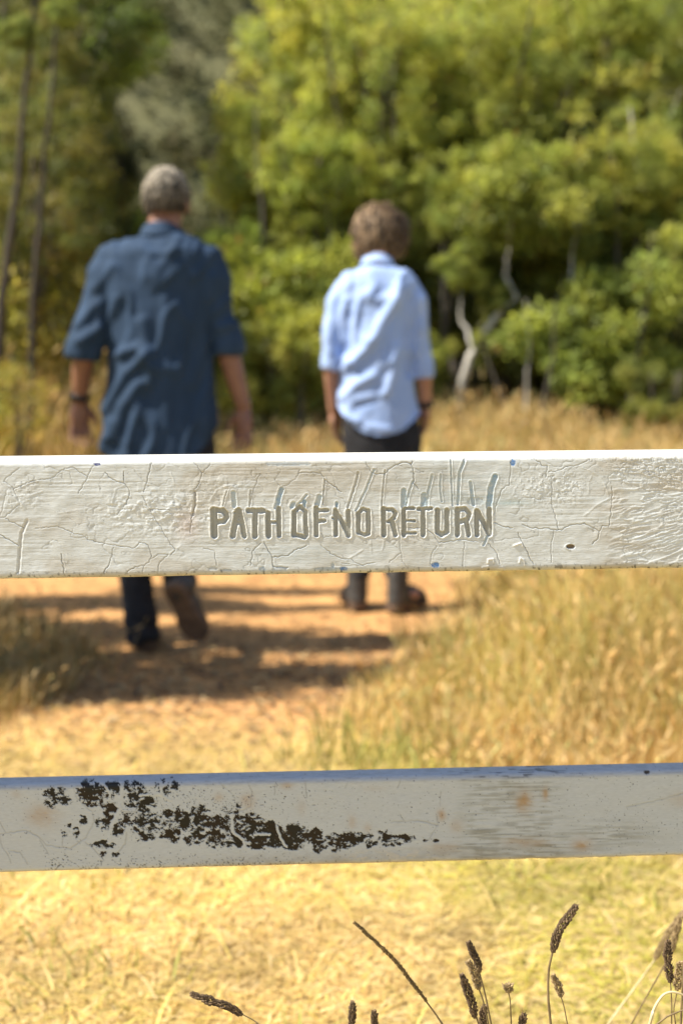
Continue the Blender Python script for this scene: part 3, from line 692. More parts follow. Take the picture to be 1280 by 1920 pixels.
def rail(name, endL, endR, top, bot, thick, yoff, dens, feature, label, parent, mat, x0=-.46, x1=.47):
    """one timber rail; its front face carries the real relief and paint colours given by feature()"""
    a, b = endL, endR                                    # world points of the front plane at photo x = 0 and x = 1280
    sl = (b.y - a.y) / (b.x - a.x)
    step = dens
    xs = np.concatenate([np.linspace(-1.5, x0 - .02, 14), np.arange(x0, x1, step), np.linspace(x1 + .02, 1.5, 14)])
    kx = (xs - a.x) / (b.x - a.x)
    Y = a.y + sl * (xs - a.x) + yoff
    ZT = top[0] + (top[1] - top[0]) * kx; ZB = bot[0] + (bot[1] - bot[0]) * kx
    H = (top[0] - bot[0]); r = .0065
    prof = []                                            # (depth back from front, fraction from top, normal, weight)
    nb = 5
    prof += [(t, 0.0, (0, 1), w) for t, w in [(thick - r, .0), (thick * .75, .3), (thick * .6, .5), (thick * .45, 1), (thick * .32, 1), (thick * .22, 1)]]
    for k in range(7):
        th = math.pi / 2 * k / 6
        prof.append((r - r * math.sin(th), r - r * math.cos(th), (math.sin(th), math.cos(th)), 1))
    nf = int((H - 2 * r) / step)
    for k in range(1, nf):
        prof.append((0, r + (H - 2 * r) * k / nf, (1, 0), 1))
    for k in range(7):
        th = math.pi / 2 * k / 6
        prof.append((r - r * math.cos(th), H - r + r * math.sin(th), (math.cos(th), -math.sin(th)), 1))
    prof += [(thick * .5, H, (0, -1), .3), (thick - r, H, (0, -1), 0), (thick - r * .3, H - r * .3, (-1, -1), 0), (thick, H - r, (-1, 0), 0), (thick, H * .5, (-1, 0), 0), (thick, r, (-1, 0), 0), (thick - r * .3, r * .3, (-1, 1), 0)]
    PD = np.array([p_[0] for p_ in prof]); PZ = np.array([p_[1] for p_ in prof]); PN = np.array([p_[2] for p_ in prof]); PW = np.array([p_[3] for p_ in prof])
    n, m_ = len(xs), len(prof)
    X = np.repeat(xs[None], m_, 0); YY = Y[None] + PD[:, None]; Z = ZT[None] - PZ[:, None] * (ZT - ZB)[None] / H
    ppx, ppy = project(np.stack([X.ravel(), YY.ravel(), Z.ravel()], -1))
    h, col = feature(ppx, ppy, X.ravel(), (Z - ZB[None]).ravel() / H, np.repeat(PZ, n))
    h = (h.reshape(m_, n) * PW[:, None]); col = col * .80
    inv = 1 / np.hypot(PN[:, 0], PN[:, 1])
    fn = np.array([sl, -1]) / math.hypot(sl, 1)           # outward horizontal normal
    X = X + h * (PN[:, 0] * inv)[:, None] * fn[0]; YY = YY + h * (PN[:, 0] * inv)[:, None] * fn[1]; Z = Z + h * (PN[:, 1] * inv)[:, None]
    V = np.stack([X.ravel(), YY.ravel(), Z.ravel()], -1)
    ii = np.arange(m_ * n).reshape(m_, n); nxt = np.roll(ii, -1, 0)
    Qd = np.stack([ii[:, :-1], nxt[:, :-1], nxt[:, 1:], ii[:, 1:]], -1).reshape(-1, 4)
    capL = [tuple(ii[:, 0])]; capR = [tuple(ii[::-1, -1])]
    loc = Vector((0, 1.575, 0))
    me = mesh_np(name, V - np.array(loc), Qd, col=col)
    bm = bmesh.new(); bm.from_mesh(me); bm.verts.ensure_lookup_table()
    bm.faces.new([bm.verts[i] for i in capL[0]]); bm.faces.new([bm.verts[i] for i in capR[0]])
    bm.to_mesh(me); bm.free()
    o = link(name, me, mat, parent)
    if label: o['label'] = label
    return o

def paint_mat(name, rough, bump):
    m, nt, p = nodes(name)
    a = N(nt, 'ShaderNodeAttribute', attribute_name='Col')
    tc = N(nt, 'ShaderNodeTexCoord'); mp = N(nt, 'ShaderNodeMapping'); mp.inputs['Scale'].default_value = (1, 1, 5)
    nt.links.new(tc.outputs['Object'], mp.inputs['Vector'])
    nz = N(nt, 'ShaderNodeTexNoise'); nz.inputs['Scale'].default_value = 160; nz.inputs['Detail'].default_value = 6
    nt.links.new(mp.outputs[0], nz.inputs['Vector'])
    mr = N(nt, 'ShaderNodeMapRange'); mr.inputs['From Min'].default_value = .3; mr.inputs['From Max'].default_value = .7
    mr.inputs['To Min'].default_value = .93; mr.inputs['To Max'].default_value = 1.05
    nt.links.new(nz.outputs['Fac'], mr.inputs['Value'])
    mx = N(nt, 'ShaderNodeMix', data_type='RGBA', blend_type='MULTIPLY'); mx.inputs[0].default_value = 1
    nt.links.new(a.outputs['Color'], mx.inputs[6]); nt.links.new(mr.outputs[0], mx.inputs[7])
    nt.links.new(mx.outputs[2], p.inputs['Base Color']); p.inputs['Roughness'].default_value = rough; p.inputs['Specular IOR Level'].default_value = .25
    b = N(nt, 'ShaderNodeBump'); b.inputs['Strength'].default_value = bump; b.inputs['Distance'].default_value = .0006
    nt.links.new(nz.outputs['Fac'], b.inputs['Height']); nt.links.new(b.outputs[0], p.inputs['Normal'])
    return m
M['paint'] = paint_mat('weathered_white_paint', .42, .35)

def local(fn, X, Y, pts, pad):
    """evaluate distance only near the polyline"""
    xs = [p_[0] for p_ in pts]; ys = [p_[1] for p_ in pts]
    k = (X > min(xs) - pad) & (X < max(xs) + pad) & (Y > min(ys) - pad) & (Y < max(ys) + pad)
    return k

def jag(pts, rng, amp=1.1, step=5):
    out = []
    for (x0, y0), (x1, y1) in zip(pts[:-1], pts[1:]):
        L = math.hypot(x1 - x0, y1 - y0); n = max(1, int(L / step))
        for i in range(n):
            t = i / n; out.append((x0 + (x1 - x0) * t + rng.uniform(-amp, amp), y0 + (y1 - y0) * t + rng.uniform(-amp, amp)))
    out.append(pts[-1]); return out

def upper_feature(px, py, x, zf, pz):
    rng = random.Random(3)
    h = np.zeros(px.shape); col = np.empty((len(px), 3))
    warm = fbm(px / 130, py / 60, 1, 4); fine = fbm(px / 14, py / 5, 2, 4)
    base = np.array([.735, .78, .795]); tan = np.array([.56, .52, .44]); cool = np.array([.59, .615, .62])
    col[:] = base
    t = sstep(.52, .70, warm) * .55
    t += .55 * np.exp(-((px - 1150) / 45) ** 2) * sstep(.35, .6, fbm(px / 40, py / 18, 7, 3)) + .45 * np.exp(-((px - 1215) / 90) ** 2) * sstep(.4, .6, fbm(px / 60, py / 9, 9, 3))
    t += .45 * np.exp(-((px - 570) / 40) ** 2 - ((py - 930) / 22) ** 2) + .35 * np.exp(-((px - 430) / 60) ** 2 - ((py - 1000) / 25) ** 2) + .4 * np.exp(-((py - 882) / 14) ** 2) * sstep(280, 420, px) * sstep(760, 600, px)
    t = .75 * np.clip(t, 0, .9)[:, None]; col = col * (1 - t) + tan * t
    t = (np.clip(np.exp(-((px - 860) / 110) ** 2 - ((py - 930) / 75) ** 2) * .8 + .5 * np.exp(-((px - 560) / 140) ** 2 - ((py - 1035) / 30) ** 2), 0, .85) * sstep(.3, .6, fbm(px / 50, py / 6, 12, 3)))[:, None]
    col = col * (1 - t) + cool * np.array([.93, 1, 1.03]) * t
    pink = (np.exp(-((px - 352) / 22) ** 2 - ((py - 985) / 28) ** 2) * .5)[:, None]; col = col * (1 - pink) + np.array([.60, .47, .42]) * pink
    teal = (np.exp(-((px - 955) / 35) ** 2 - ((py - 943) / 5) ** 2) * .45)[:, None]; col = col * (1 - teal) + np.array([.30, .44, .44]) * teal
    # relief: brush strokes, lumps, crazed right end
    br = vnoise(px / 60 + .02 * py, py / 3.4, 20) - .5; br2 = vnoise(px / 90 + 5, py / 1.9 + .01 * px, 21) - .5
    strokes = sstep(.3, .65, fbm(px / 160, py / 60, 22, 2))
    h += (br * .16 + br2 * .09) * 1e-3 * (.45 + .9 * strokes)
    zl = np.exp(-((px - 330) / 75) ** 2 - ((py - 960) / 42) ** 2) + .8 * np.exp(-((px - 240) / 70) ** 2 - ((py - 960) / 35) ** 2) + .7 * np.exp(-((px - 40) / 40) ** 2 - ((py - 930) / 30) ** 2) + .5 * np.exp(-((px - 420) / 50) ** 2 - ((py - 905) / 20) ** 2)
    lump = fbm(px / 9, py / 6, 25, 4); h += (sstep(.46, .7, lump) * .5) * 1e-3 * np.clip(zl, 0, 1)
    h += (fbm(px / 40, py / 30, 27, 3) - .5) * .9e-3
    zr = sstep(1120, 1175, px + 14 * (fbm(px / 20, py / 20, 29) - .5))
    u = py + .28 * (px - 1200) * sstep(900, 960, py); cz = 1 - np.abs(2 * fbm(px / 34 + .1, u / 6.5, 31, 3) - 1)
    h += zr * (sstep(.78, .98, cz) * .42 - .1) * 1e-3
    zc = zr * sstep(905, 880, py) + np.exp(-((px - 1250) / 50) ** 2 - ((py - 905) / 14) ** 2) * zr
    cc = 1 - np.abs(2 * fbm(px / 7, py / 5, 33, 2) - 1); h += np.clip(zc, 0, 1) * (-sstep(.86, .98, cc) * .6) * 1e-3
    grain = np.exp(-((px - 1010) / 60) ** 2 - ((py - 915) / 30) ** 2) + np.exp(-((px - 1060) / 30) ** 2 - ((py - 915) / 24) ** 2)
    h += sstep(.58, .72, fbm(px / 4, py / 4, 35, 3)) * .35e-3 * np.clip(grain, 0, 1)
    # cracks: a fine groove between lifted lips
    for k, ln in enumerate(CRACK_UP):
        l2 = jag(ln, rng, 1.3, 4); s = local(None, px, py, l2, 9)
        d = seg_dist(px[s], py[s], l2); w = rng.uniform(.5, .85); str_ = rng.uniform(.5, 1.1)
        along = .5 + .9 * fbm(px[s] / 18 + k, py[s] / 18, 40 + k % 5, 2)
        h[s] += (-.8 * np.exp(-(d / w) ** 2) * along + .07 * np.exp(-((d - 2.0) / 1.3) ** 2) * along) * 1e-3 * str_
        g = (.62 * np.exp(-(d / (w * .85)) ** 2) * np.clip(along, 0, 1.1) * str_)[:, None]; col[s] = col[s] * (1 - g) + np.array([.17, .155, .125]) * g
    for ln in WIDE_UP:
        l2 = jag(ln, rng, .6); s = local(None, px, py, l2, 14); d = seg_dist(px[s], py[s], l2)
        h[s] += (-1.0 * np.exp(-(d / 2.6) ** 2) + .12 * np.exp(-((d - 4.4) / 1.4) ** 2)) * 1e-3
        g = (.35 * np.exp(-(d / 1.8) ** 2))[:, None]; col[s] = col[s] * (1 - g) + np.array([.33, .27, .19]) * g
    for ln in RIDGE_UP:
        l2 = jag(ln, rng, .8); s = local(None, px, py, l2, 9); d = seg_dist(px[s], py[s], l2); h[s] += .22e-3 * np.exp(-(d / 1.5) ** 2) * (.3 + 1.2 * fbm(px[s] / 14, py[s] / 14, 47, 2))
    # ghost webs of hairline cracks
    cell = np.abs(2 * fbm(px / 55 + 3, py / 45, 45, 4) - 1); hl = sstep(.035, .006, cell) * .6 * sstep(.4, .6, fbm(px / 70, py / 50, 46, 2)); h -= hl * .35e-3; col *= (1 - .25 * hl)[:, None]
    # gouges and letters
    blue = np.array([.22, .40, .58]); paleblue = np.array([.56, .64, .665])
    for pts, w, dep, bl in GOUGE:
        l2 = jag(pts, rng, .5, 6); s = local(None, px, py, l2, w + 6); d = seg_dist(px[s], py[s], l2) + 1.2 * (fbm(px[s] / 5, py[s] / 5, 48, 2) - .5)
        inn = sstep(w * .5 + .5, w * .5 - .6, d)
        h[s] += (-dep * inn + .3 * np.exp(-((d - w * .5 - 1.3) / 1.1) ** 2)) * 1e-3
        mixb = np.clip(bl * (2.2 * fbm(px[s] / 6, py[s] / 6, 49, 3) - .25), 0, 1)[:, None]
        gcol = (paleblue * (1 - mixb) + blue * mixb) if bl else np.array([.52, .52, .47])
        cv = inn * np.clip(.35 + .8 * fbm(px[s] / 7, py[s] / 10, 56, 3), 0, .85)
        col[s] = col[s] * (1 - cv)[:, None] + gcol * cv[:, None]
    D = np.full(px.shape, 1e3); s0 = (px > 380) & (px < 935) & (py > 935) & (py < 1025)
    sx = px[s0] + 2.0 * (fbm(px[s0] / 9, py[s0] / 9, 50, 3) - .5); sy = py[s0] + 2.2 * (fbm(px[s0] / 7, py[s0] / 9, 51, 3) - .5)
    dd = np.full(sx.shape, 1e3)
    for pts, w in LET:
        k = local(None, sx, sy, pts, w + 8); dd[k] = np.minimum(dd[k], seg_dist(sx[k], sy[k], pts) - w * .5)
    D[s0] = dd
    inn = sstep(.55, -.55, D)
    floor_ = (vnoise(px / 2.2, py / 40, 52) - .5) * .5 + (fbm(px / 22, py / 30, 55, 2) - .5) * .8
    h = h * (1 - inn) + inn * (-1.9 + floor_) * 1e-3
    lip = np.exp(-((D - 1.6) / 1.1) ** 2) * (.35 + .9 * fbm(px / 6, py / 6, 53, 2)); h += lip * .65e-3 * (1 - inn)
    lc = np.array([.41, .42, .385])[None] * (.85 + .3 * vnoise(px / 2.5, py / 45, 54))[:, None]
    col = col * (1 - inn)[:, None] + lc * inn[:, None]
    lw = (np.clip(lip, 0, 1) * (1 - inn) * .5)[:, None]; col = col * (1 - lw) + np.array([.78, .76, .70]) * lw
    # blue paint left from an older coat
    for bx, by, rx, ry, stg in BLUE:
        e = 1 - ((px - bx) / rx) ** 2 - ((py - by) / ry) ** 2 + 1.0 * (fbm(px / 4, py / 3, 60, 3) - .5)
        g = sstep(-.05, .25, e); h -= g * .3e-3
        c_ = np.array([.10, .25, .58]) if stg >= .9 else np.array([.36, .48, .62])
        if stg > 1.3: c_ = np.array([.04, .05, .20])
        spk = (g * min(1, stg) * (.45 + .9 * fbm(px / 3, py / 2.5, 61, 2)))[:, None].clip(0, 1); col = col * (1 - spk) + c_ * spk
    # the knocked hole, small white flakes near the lower edge
    e = ((px - 1069) / 8) ** 2 + ((py - 1025) / 4.2) ** 2; g = sstep(1.15, .7, e); h -= g * 2.6e-3; h += .5e-3 * np.exp(-((np.sqrt(e) - 1.25) / .2) ** 2) * (px < 1069)
    col = col * (1 - g)[:, None] + np.array([.26, .19, .12]) * g[:, None]
    for ln in [[(903, 1067), (905, 1064), (915, 1062)], [(914, 1056), (915, 1049), (924, 1048), (925, 1054)], [(934, 1066), (942, 1064), (945, 1068)], [(973, 1055), (975, 1046), (981, 1050), (983, 1060)], [(963, 1023), (977, 1018), (979, 1024)]]:
        s = local(None, px, py, ln, 7); d = seg_dist(px[s], py[s], ln); g = np.exp(-(d / 1.5) ** 2); h[s] += g * .9e-3; col[s] = col[s] * (1 - g * .7)[:, None] + np.array([.8, .79, .75]) * (g * .7)[:, None]
    # dirt on the lower edge and fine grime
    low = sstep(.075, .0, zf) * (.35 + .9 * fbm(px / 20, py / 6, 63, 3)); col = col * (1 - .62 * low)[:, None] + np.array([.30, .24, .14]) * (.62 * low)[:, None]
    spots = sstep(.70, .76, fbm(px / 5, py / 4, 64, 2)) * sstep(.10, .0, zf) * .7; col *= (1 - spots)[:, None]
    spk = sstep(.80, .84, fbm(px / 4, py / 3, 65, 2)) * .4 * sstep(.5, .7, fbm(px / 60, py / 40, 66, 2)); col *= (1 - spk)[:, None]
    top = sstep(.0055, .0, pz)[:, None]; col = col * (1 - top) + np.array([.78, .765, .71]) * top
    col *= (.95 + .1 * fine)[:, None]
    return h, col

PEEL = [(96, 1495, 10, 15, 1), (110, 1482, 12, 6, 1), (123, 1501, 10, 6, .9), (172, 1487, 20, 19, 1.5), (210, 1478, 15, 10, 1.1), (207, 1492, 7, 9, .7), (250, 1478, 15, 10, 1.1), (247, 1495, 12, 12, 1.0), (270, 1503, 15, 12, .9), (307, 1475, 13, 9, .9),
        (207, 1515, 13, 9, 1), (203, 1538, 15, 13, 1.1), (222, 1555, 10, 11, 1), (240, 1533, 13, 10, 1), (270, 1533, 16, 15, 1.3), (297, 1538, 15, 11, 1.2), (265, 1562, 14, 11, .9), (292, 1560, 18, 10, .9), (318, 1534, 10, 13, 1), (195, 1584, 13, 5, .8), (196, 1601, 5, 4, .9), (217, 1601, 5, 4, .8),
        (325, 1473, 9, 9, .8), (330, 1530, 15, 12, 1.0), (325, 1563, 10, 12, 1.1), (350, 1534, 11, 13, 1.0), (375, 1531, 16, 15, 1.0), (353, 1550, 12, 8, .9), (414, 1546, 20, 15, 1.3), (427, 1560, 12, 10, 1.3), (394, 1569, 20, 11, 1.3), (373, 1562, 10, 8, .9), (357, 1576, 10, 6, .8), (407, 1582, 13, 6, 1.0), (437, 1579, 20, 7, 1.3), (436, 1517, 10, 7, .8),
        (465, 1552, 26, 18, 1.3), (445, 1546, 7, 15, .9), (492, 1574, 32, 14, 2), (505, 1556, 15, 12, 1.6), (545, 1566, 26, 17, 2), (550, 1583, 20, 9, 1.7), (570, 1570, 15, 12, 1.4), (587, 1562, 13, 6, .9), (596, 1582, 10, 12, 1.3), (625, 1580, 14, 13, 1.4),
        (648, 1575, 10, 13, 1.2), (661, 1576, 10, 9, 1.3), (678, 1570, 8, 6, 1.1), (694, 1566, 6, 5, 1.2), (690, 1581, 6, 8, 1.1), (706, 1581, 6, 3, .9), (720, 1570, 12, 9, 1.1), (733, 1580, 13, 5, 1.2), (752, 1570, 10, 4, 1.1), (765, 1573, 10, 5, 1.1), (796, 1576, 8, 2.4, 1), (814, 1577, 7, 2.4, 1), (157, 1538, 5, 7, .8), (130, 1548, 3, 3, .9), (143, 1561, 4, 7, .8), (124, 1561, 5, 5, .6)]
CRACK_LO = _z(0, 1440, [(550, 140), (580, 230), (620, 270), (690, 325), (710, 400), (640, 530), (530, 605), (430, 590), (350, 575), (290, 510), (200, 465), (150, 475), (0, 495)], [(0, 500), (20, 600), (70, 660), (85, 710)], [(70, 620), (150, 630), (190, 680), (210, 720)],
    [(300, 540), (370, 650)], [(915, 325), (1000, 325)], [(950, 480), (940, 570), (880, 640)], [(640, 560), (700, 600), (780, 690)], [(480, 500), (470, 580)], [(0, 400), (45, 480)]) \
    + _z(320, 1440, [(360, 100), (400, 140), (460, 190)], [(575, 100), (610, 180), (600, 290), (480, 340)], [(1010, 100), (1020, 220)], [(785, 110), (780, 200)], [(580, 330), (650, 360)]) \
    + _z(640, 1430, [(745, 215), (740, 320)], [(370, 445), (470, 440), (590, 435), (720, 470), (715, 400)], [(720, 470), (680, 530), (655, 580)], [(440, 390), (465, 430)], [(60, 120), (30, 190)], [(450, 120), (420, 190)]) \
    + _z(960, 1420, [(860, 370), (1060, 330), (1280, 270)])
BAND_LO = [(_z(0, 1440, [(920, 110), (905, 300), (840, 430), (820, 560)])[0], 7), (_z(320, 1440, [(455, 350), (465, 480), (545, 540), (560, 600)])[0], 5), (_z(320, 1440, [(795, 440), (830, 540), (870, 590)])[0], 4.5), (_z(320, 1440, [(640, 500), (740, 500)])[0], 5),
           (_z(0, 1440, [(780, 120), (830, 200), (815, 240)])[0], 4), (_z(0, 1440, [(1210, 100), (1210, 190)])[0], 5), (_z(0, 1440, [(1050, 205), (1200, 195), (1280, 240)])[0], 5), (_z(0, 1440, [(900, 290), (930, 320), (1010, 325)])[0], 5)]

def lower_feature(px, py, x, zf, pz):
    rng = random.Random(5)
    h = np.zeros(px.shape); col = np.empty((len(px), 3))
    base = np.array([.575, .615, .635]); grey = np.array([.34, .35, .32]); tan = np.array([.52, .40, .23])
    col[:] = base
    stre = vnoise(px / 34, (py + .03 * px) / 2.7, 100) * .5 + vnoise(px / 60 + 7, (py - .05 * px) / 3.9, 131) * .3 + fbm(px / 16, py / 12, 132, 3) * .35 - .06
    zone = sstep(840, 900, px) * sstep(1080, 1000, px) * .9 + np.exp(-((px - 1130) / 90) ** 2 - ((py - 1565) / 26) ** 2) * .9 + np.exp(-((px - 950) / 130) ** 2 - ((py - 1590) / 18) ** 2)
    t = (np.clip(zone, 0, 1) * (.75 * sstep(.36, .72, stre) + .35 * sstep(.4, .65, fbm(px / 60, py / 26, 133, 3))))[:, None]; col = col * (1 - t) + grey * t
    h += ((vnoise(px / 50, py / 2.4, 101) - .5) * .22e-3) * (.3 + np.clip(zone, 0, 1)) + (fbm(px / 50, py / 40, 102, 3) - .5) * .9e-3
    for (bx, by, rx, ry, s_) in [(80, 1530, 26, 20, .5), (981, 1502, 15, 18, .8), (1022, 1488, 6, 12, .6), (1090, 1585, 18, 12, .6), (465, 1502, 14, 14, .45), (538, 1470, 13, 9, .5), (827, 1528, 8, 10, .6), (985, 1580, 40, 9, .45), (660, 1540, 8, 14, .3), (690, 1552, 8, 8, .35), (855, 1550, 12, 14, .3), (830, 1590, 30, 10, .35), (30, 1490, 10, 8, .2), (565, 1515, 8, 14, .25), (410, 1495, 9, 8, .3), (1280, 1500, 30, 14, .25), (700, 1478, 18, 5, .2)]:
        g = np.clip(s_ * np.exp(-((px - bx) / rx) ** 2 - ((py - by) / ry) ** 2) * (.4 + 1.2 * fbm(px / 12, py / 9, 103, 3)), 0, .9)[:, None]; col = col * (1 - g) + np.array([.46, .29, .13]) * g
    low = sstep(.22, .02, zf) * sstep(200, 500, px) * (.2 + .9 * fbm(px / 14, py / 8, 104, 3)) * sstep(1280, 700, px) * .8; col = col * (1 - low)[:, None] + np.array([.36, .33, .28]) * low[:, None]
    # pale remains of an undercoat at the bottom edge
    e = sstep(.52, .58, fbm(px / 12, py / 6, 105, 3)) * sstep(.24, .1, zf) * sstep(625, 680, px) * sstep(860, 800, px); h += e * .3e-3; col = col * (1 - .6 * e)[:, None] + np.array([.60, .57, .50]) * (.6 * e)[:, None]
    for k, ln in enumerate(CRACK_LO):
        l2 = jag(ln, rng, .9); s = local(None, px, py, l2, 8); d = seg_dist(px[s], py[s], l2)
        w = rng.uniform(.9, 1.6); along = .35 + .9 * fbm(px[s] / 16 + k, py[s] / 16, 110, 2)
        h[s] += (-.4 * np.exp(-(d / w) ** 2) * along + .15 * np.exp(-((d - 2.4) / 1.6) ** 2)) * 1e-3
        g = (.42 * np.exp(-(d / w) ** 2) * np.clip(along, 0, 1))[:, None]; col[s] = col[s] * (1 - g) + np.array([.26, .25, .22]) * g
    # peeled patches: bare black brown timber under the lost paint
    D = np.full(px.shape, -3.0)
    for bx, by, rx, ry, s_ in PEEL:
        D = np.maximum(D, s_ * (1.0 - ((px - bx) / (rx * 1.22)) ** 2 - ((py - by) / (ry * 1.22)) ** 2))
    D = np.clip(D, -3.0, 1.9)
    wx = 6 * (fbm(px / 11, py / 11, 118, 2) - .5); wy = 6 * (fbm(px / 11, py / 11, 119, 2) - .5)
    nz = fbm((px + wx) / 9.5, (py + wy) / 7, 120, 5, .72) - .5; nz2 = fbm(px / 2.6, py / 2.2, 121, 2) - .5
    E = np.where(D > 0, D * .5, D * 1.0) + nz * 5.2 + nz2 * .6 - .05
    near = np.zeros(px.shape)
    for ln, w in BAND_LO:
        l2 = jag(ln, rng, .8); s = local(None, px, py, l2, w + 5); d = seg_dist(px[s], py[s], l2)
        g = sstep(w * .5 + .8, w * .5 - .8, d); E[s] -= g * 2.0; h[s] += g * .35e-3; near[s] = np.maximum(near[s], g)
    # a wide scatter of pinholes and chips
    spk = fbm(px / 2.6, py / 2.2, 122, 2); zone2 = np.exp(-((px - 350) / 120) ** 2 - ((py - 1500) / 30) ** 2) * .8 + sstep(.2, .02, zf) * sstep(60, 200, px) * sstep(700, 500, px) * 1.0 + np.exp(-((px - 530) / 90) ** 2 - ((py - 1500) / 25) ** 2) * .35 + np.exp(-((px - 115) / 25) ** 2 - ((py - 1615) / 18) ** 2) * 1.2 + np.exp(-((px - 1180) / 60) ** 2 - ((py - 1550) / 26) ** 2) * .5 + np.exp(-((px - 800) / 40) ** 2 - ((py - 1520) / 20) ** 2) * .5
    chips = sstep(.86 - .17 * np.clip(zone2, 0, 1.2), .90 - .17 * np.clip(zone2, 0, 1.2), spk)
    bare = sstep(-.06, .06, E) ; bare = np.maximum(bare, chips * .75)
    rim = np.exp(-((E + .22) / .16) ** 2) * (D > -.6)
    h += -bare * .75e-3 + rim * .18e-3
    wood = np.array([.0095, .0088, .008]) * (1 + 1.4 * fbm(px / 30, py / 3, 124, 3)[:, None]) * np.where(fbm(px / 40, py / 30, 125, 2)[:, None] > .52, np.array([1.35, 1.0, .8]), np.array([.95, 1.0, 1.0]))
    col = col * (1 - bare)[:, None] + wood * bare[:, None]
    col = col * (1 - .25 * rim * (1 - bare))[:, None]
    # ochre edge underneath, bluish skylit shade painted into the top edge colour
    edge = sstep(.035, .0, zf); col = col * (1 - .75 * edge)[:, None] + np.array([.50, .34, .17]) * (.75 * edge)[:, None]
    top = sstep(.009, .003, pz + .004 * (fbm(px / 14, py / 4, 126, 3) - .5)); shade_blue = np.array([.46, .485, .52]); col = col * (1 - .85 * top * (1 - bare))[:, None] + shade_blue * (.85 * top * (1 - bare))[:, None]
    top_streaks = top * sstep(.55, .72, fbm(px / 30, py / 1.6, 127, 3)) * (.25 + .75 * sstep(820, 900, px) * sstep(1090, 1020, px)); col = col * (1 - .7 * top_streaks)[:, None] + np.array([.08, .085, .09]) * (.7 * top_streaks)[:, None]  # dark streaks along the top edge, heaviest right of centre
    e = ((px - 1212) / 6) ** 2 + ((py - 1447) / 4) ** 2; g = sstep(1.2, .6, e); h -= g * 1.2e-3; col = col * (1 - g)[:, None] + np.array([.07, .055, .04]) * g[:, None]
    ragged = edge * (fbm(px / 9, py / 9, 128, 3) - .5); h += ragged * 1.6e-3 * sstep(800, 1000, px)
    return h, col

FL, FR = at(0, 869, 1.55), at(1280, 856, 1.60)
fence = empty('timber_fence', (0, 1.575, 0))
tag(fence, 'old white painted timber fence with two rails across the view', 'fence')
UB = (at(0, 1087, 1.55).z, at(1280, 1066, 1.60).z)
rail('rail', FL, FR, (FL.z + .0035, FR.z + .0035), UB, .054, 0.0, .00070, upper_feature, 'upper rail carved with PATH OF NO RETURN', fence, M['paint'])
LT = (at(0, 1477, 1.592).z, at(1280, 1448, 1.642).z); LBt = (at(0, 1638, 1.592).z, at(1280, 1606, 1.642).z)
rail('rail', at(0, 1477, 1.592), at(1280, 1448, 1.642), (LT[0] + .003, LT[1] + .003), LBt, .034, 0.0, .00075, lower_feature, 'lower rail with black peeled patches', fence, M['paint'])
M['post_paint'] = mat_noise('post_paint', (.45, .42, .35), (.70, .67, .6), 9, .6, .4, stretch=(1, 1, .3))
for px_ in (-1.18, 1.18):
    y_ = 1.575 + .066 * px_ + .056
    bm = bmesh.new(); bmesh.ops.create_cube(bm, size=1)
    for v in bm.verts: v.co = Vector((px_ + v.co.x * .1, y_ - 1.575 + .045 + v.co.y * .09, .60 + v.co.z * 1.36))
    bmesh.ops.bevel(bm, geom=bm.edges[:], offset=.008, segments=2, affect='EDGES')
    me = bpy.data.meshes.new('post'); bm.to_mesh(me); bm.free(); link('post', me, M['post_paint'], fence)

# ------------------------------------------------------------------ seed heads in front of the fence
M['seed_dark'] = mat_noise('seed_dark', (.075, .05, .03), (.19, .13, .075), 180, .9)
M['seed_tan'] = mat_noise('seed_tan', (.20, .14, .07), (.40, .30, .16), 160, .9)
M['seed_brown'] = mat_noise('seed_brown', (.11, .075, .03), (.26, .18, .08), 150, .9)
M['stem_dark'] = mat_noise('stem_dark', (.12, .085, .04), (.22, .16, .08), 60, .7)
M['stem_pale'] = mat_noise('stem_pale', (.42, .34, .18), (.60, .52, .32), 40, .6)

def smooth_path(pts, n=24):
    P = [Vector(p) for p in pts]; out = []
    if len(P) == 2: return [P[0].lerp(P[1], i / (n - 1)) for i in range(n)]
    ext = [P[0] * 2 - P[1]] + P + [P[-1] * 2 - P[-2]]
    for i in range(1, len(ext) - 2):
        p0, p1, p2, p3 = ext[i - 1:i + 3]
        for k in range(n // (len(P) - 1) + 1):
            t = k / (n // (len(P) - 1) + 1)
            out.append(.5 * ((2 * p1) + (p2 - p0) * t + (2 * p0 - 5 * p1 + 4 * p2 - p3) * t * t + (3 * p1 - p0 - 3 * p2 + p3) * t ** 3))
    out.append(P[-1]); return out

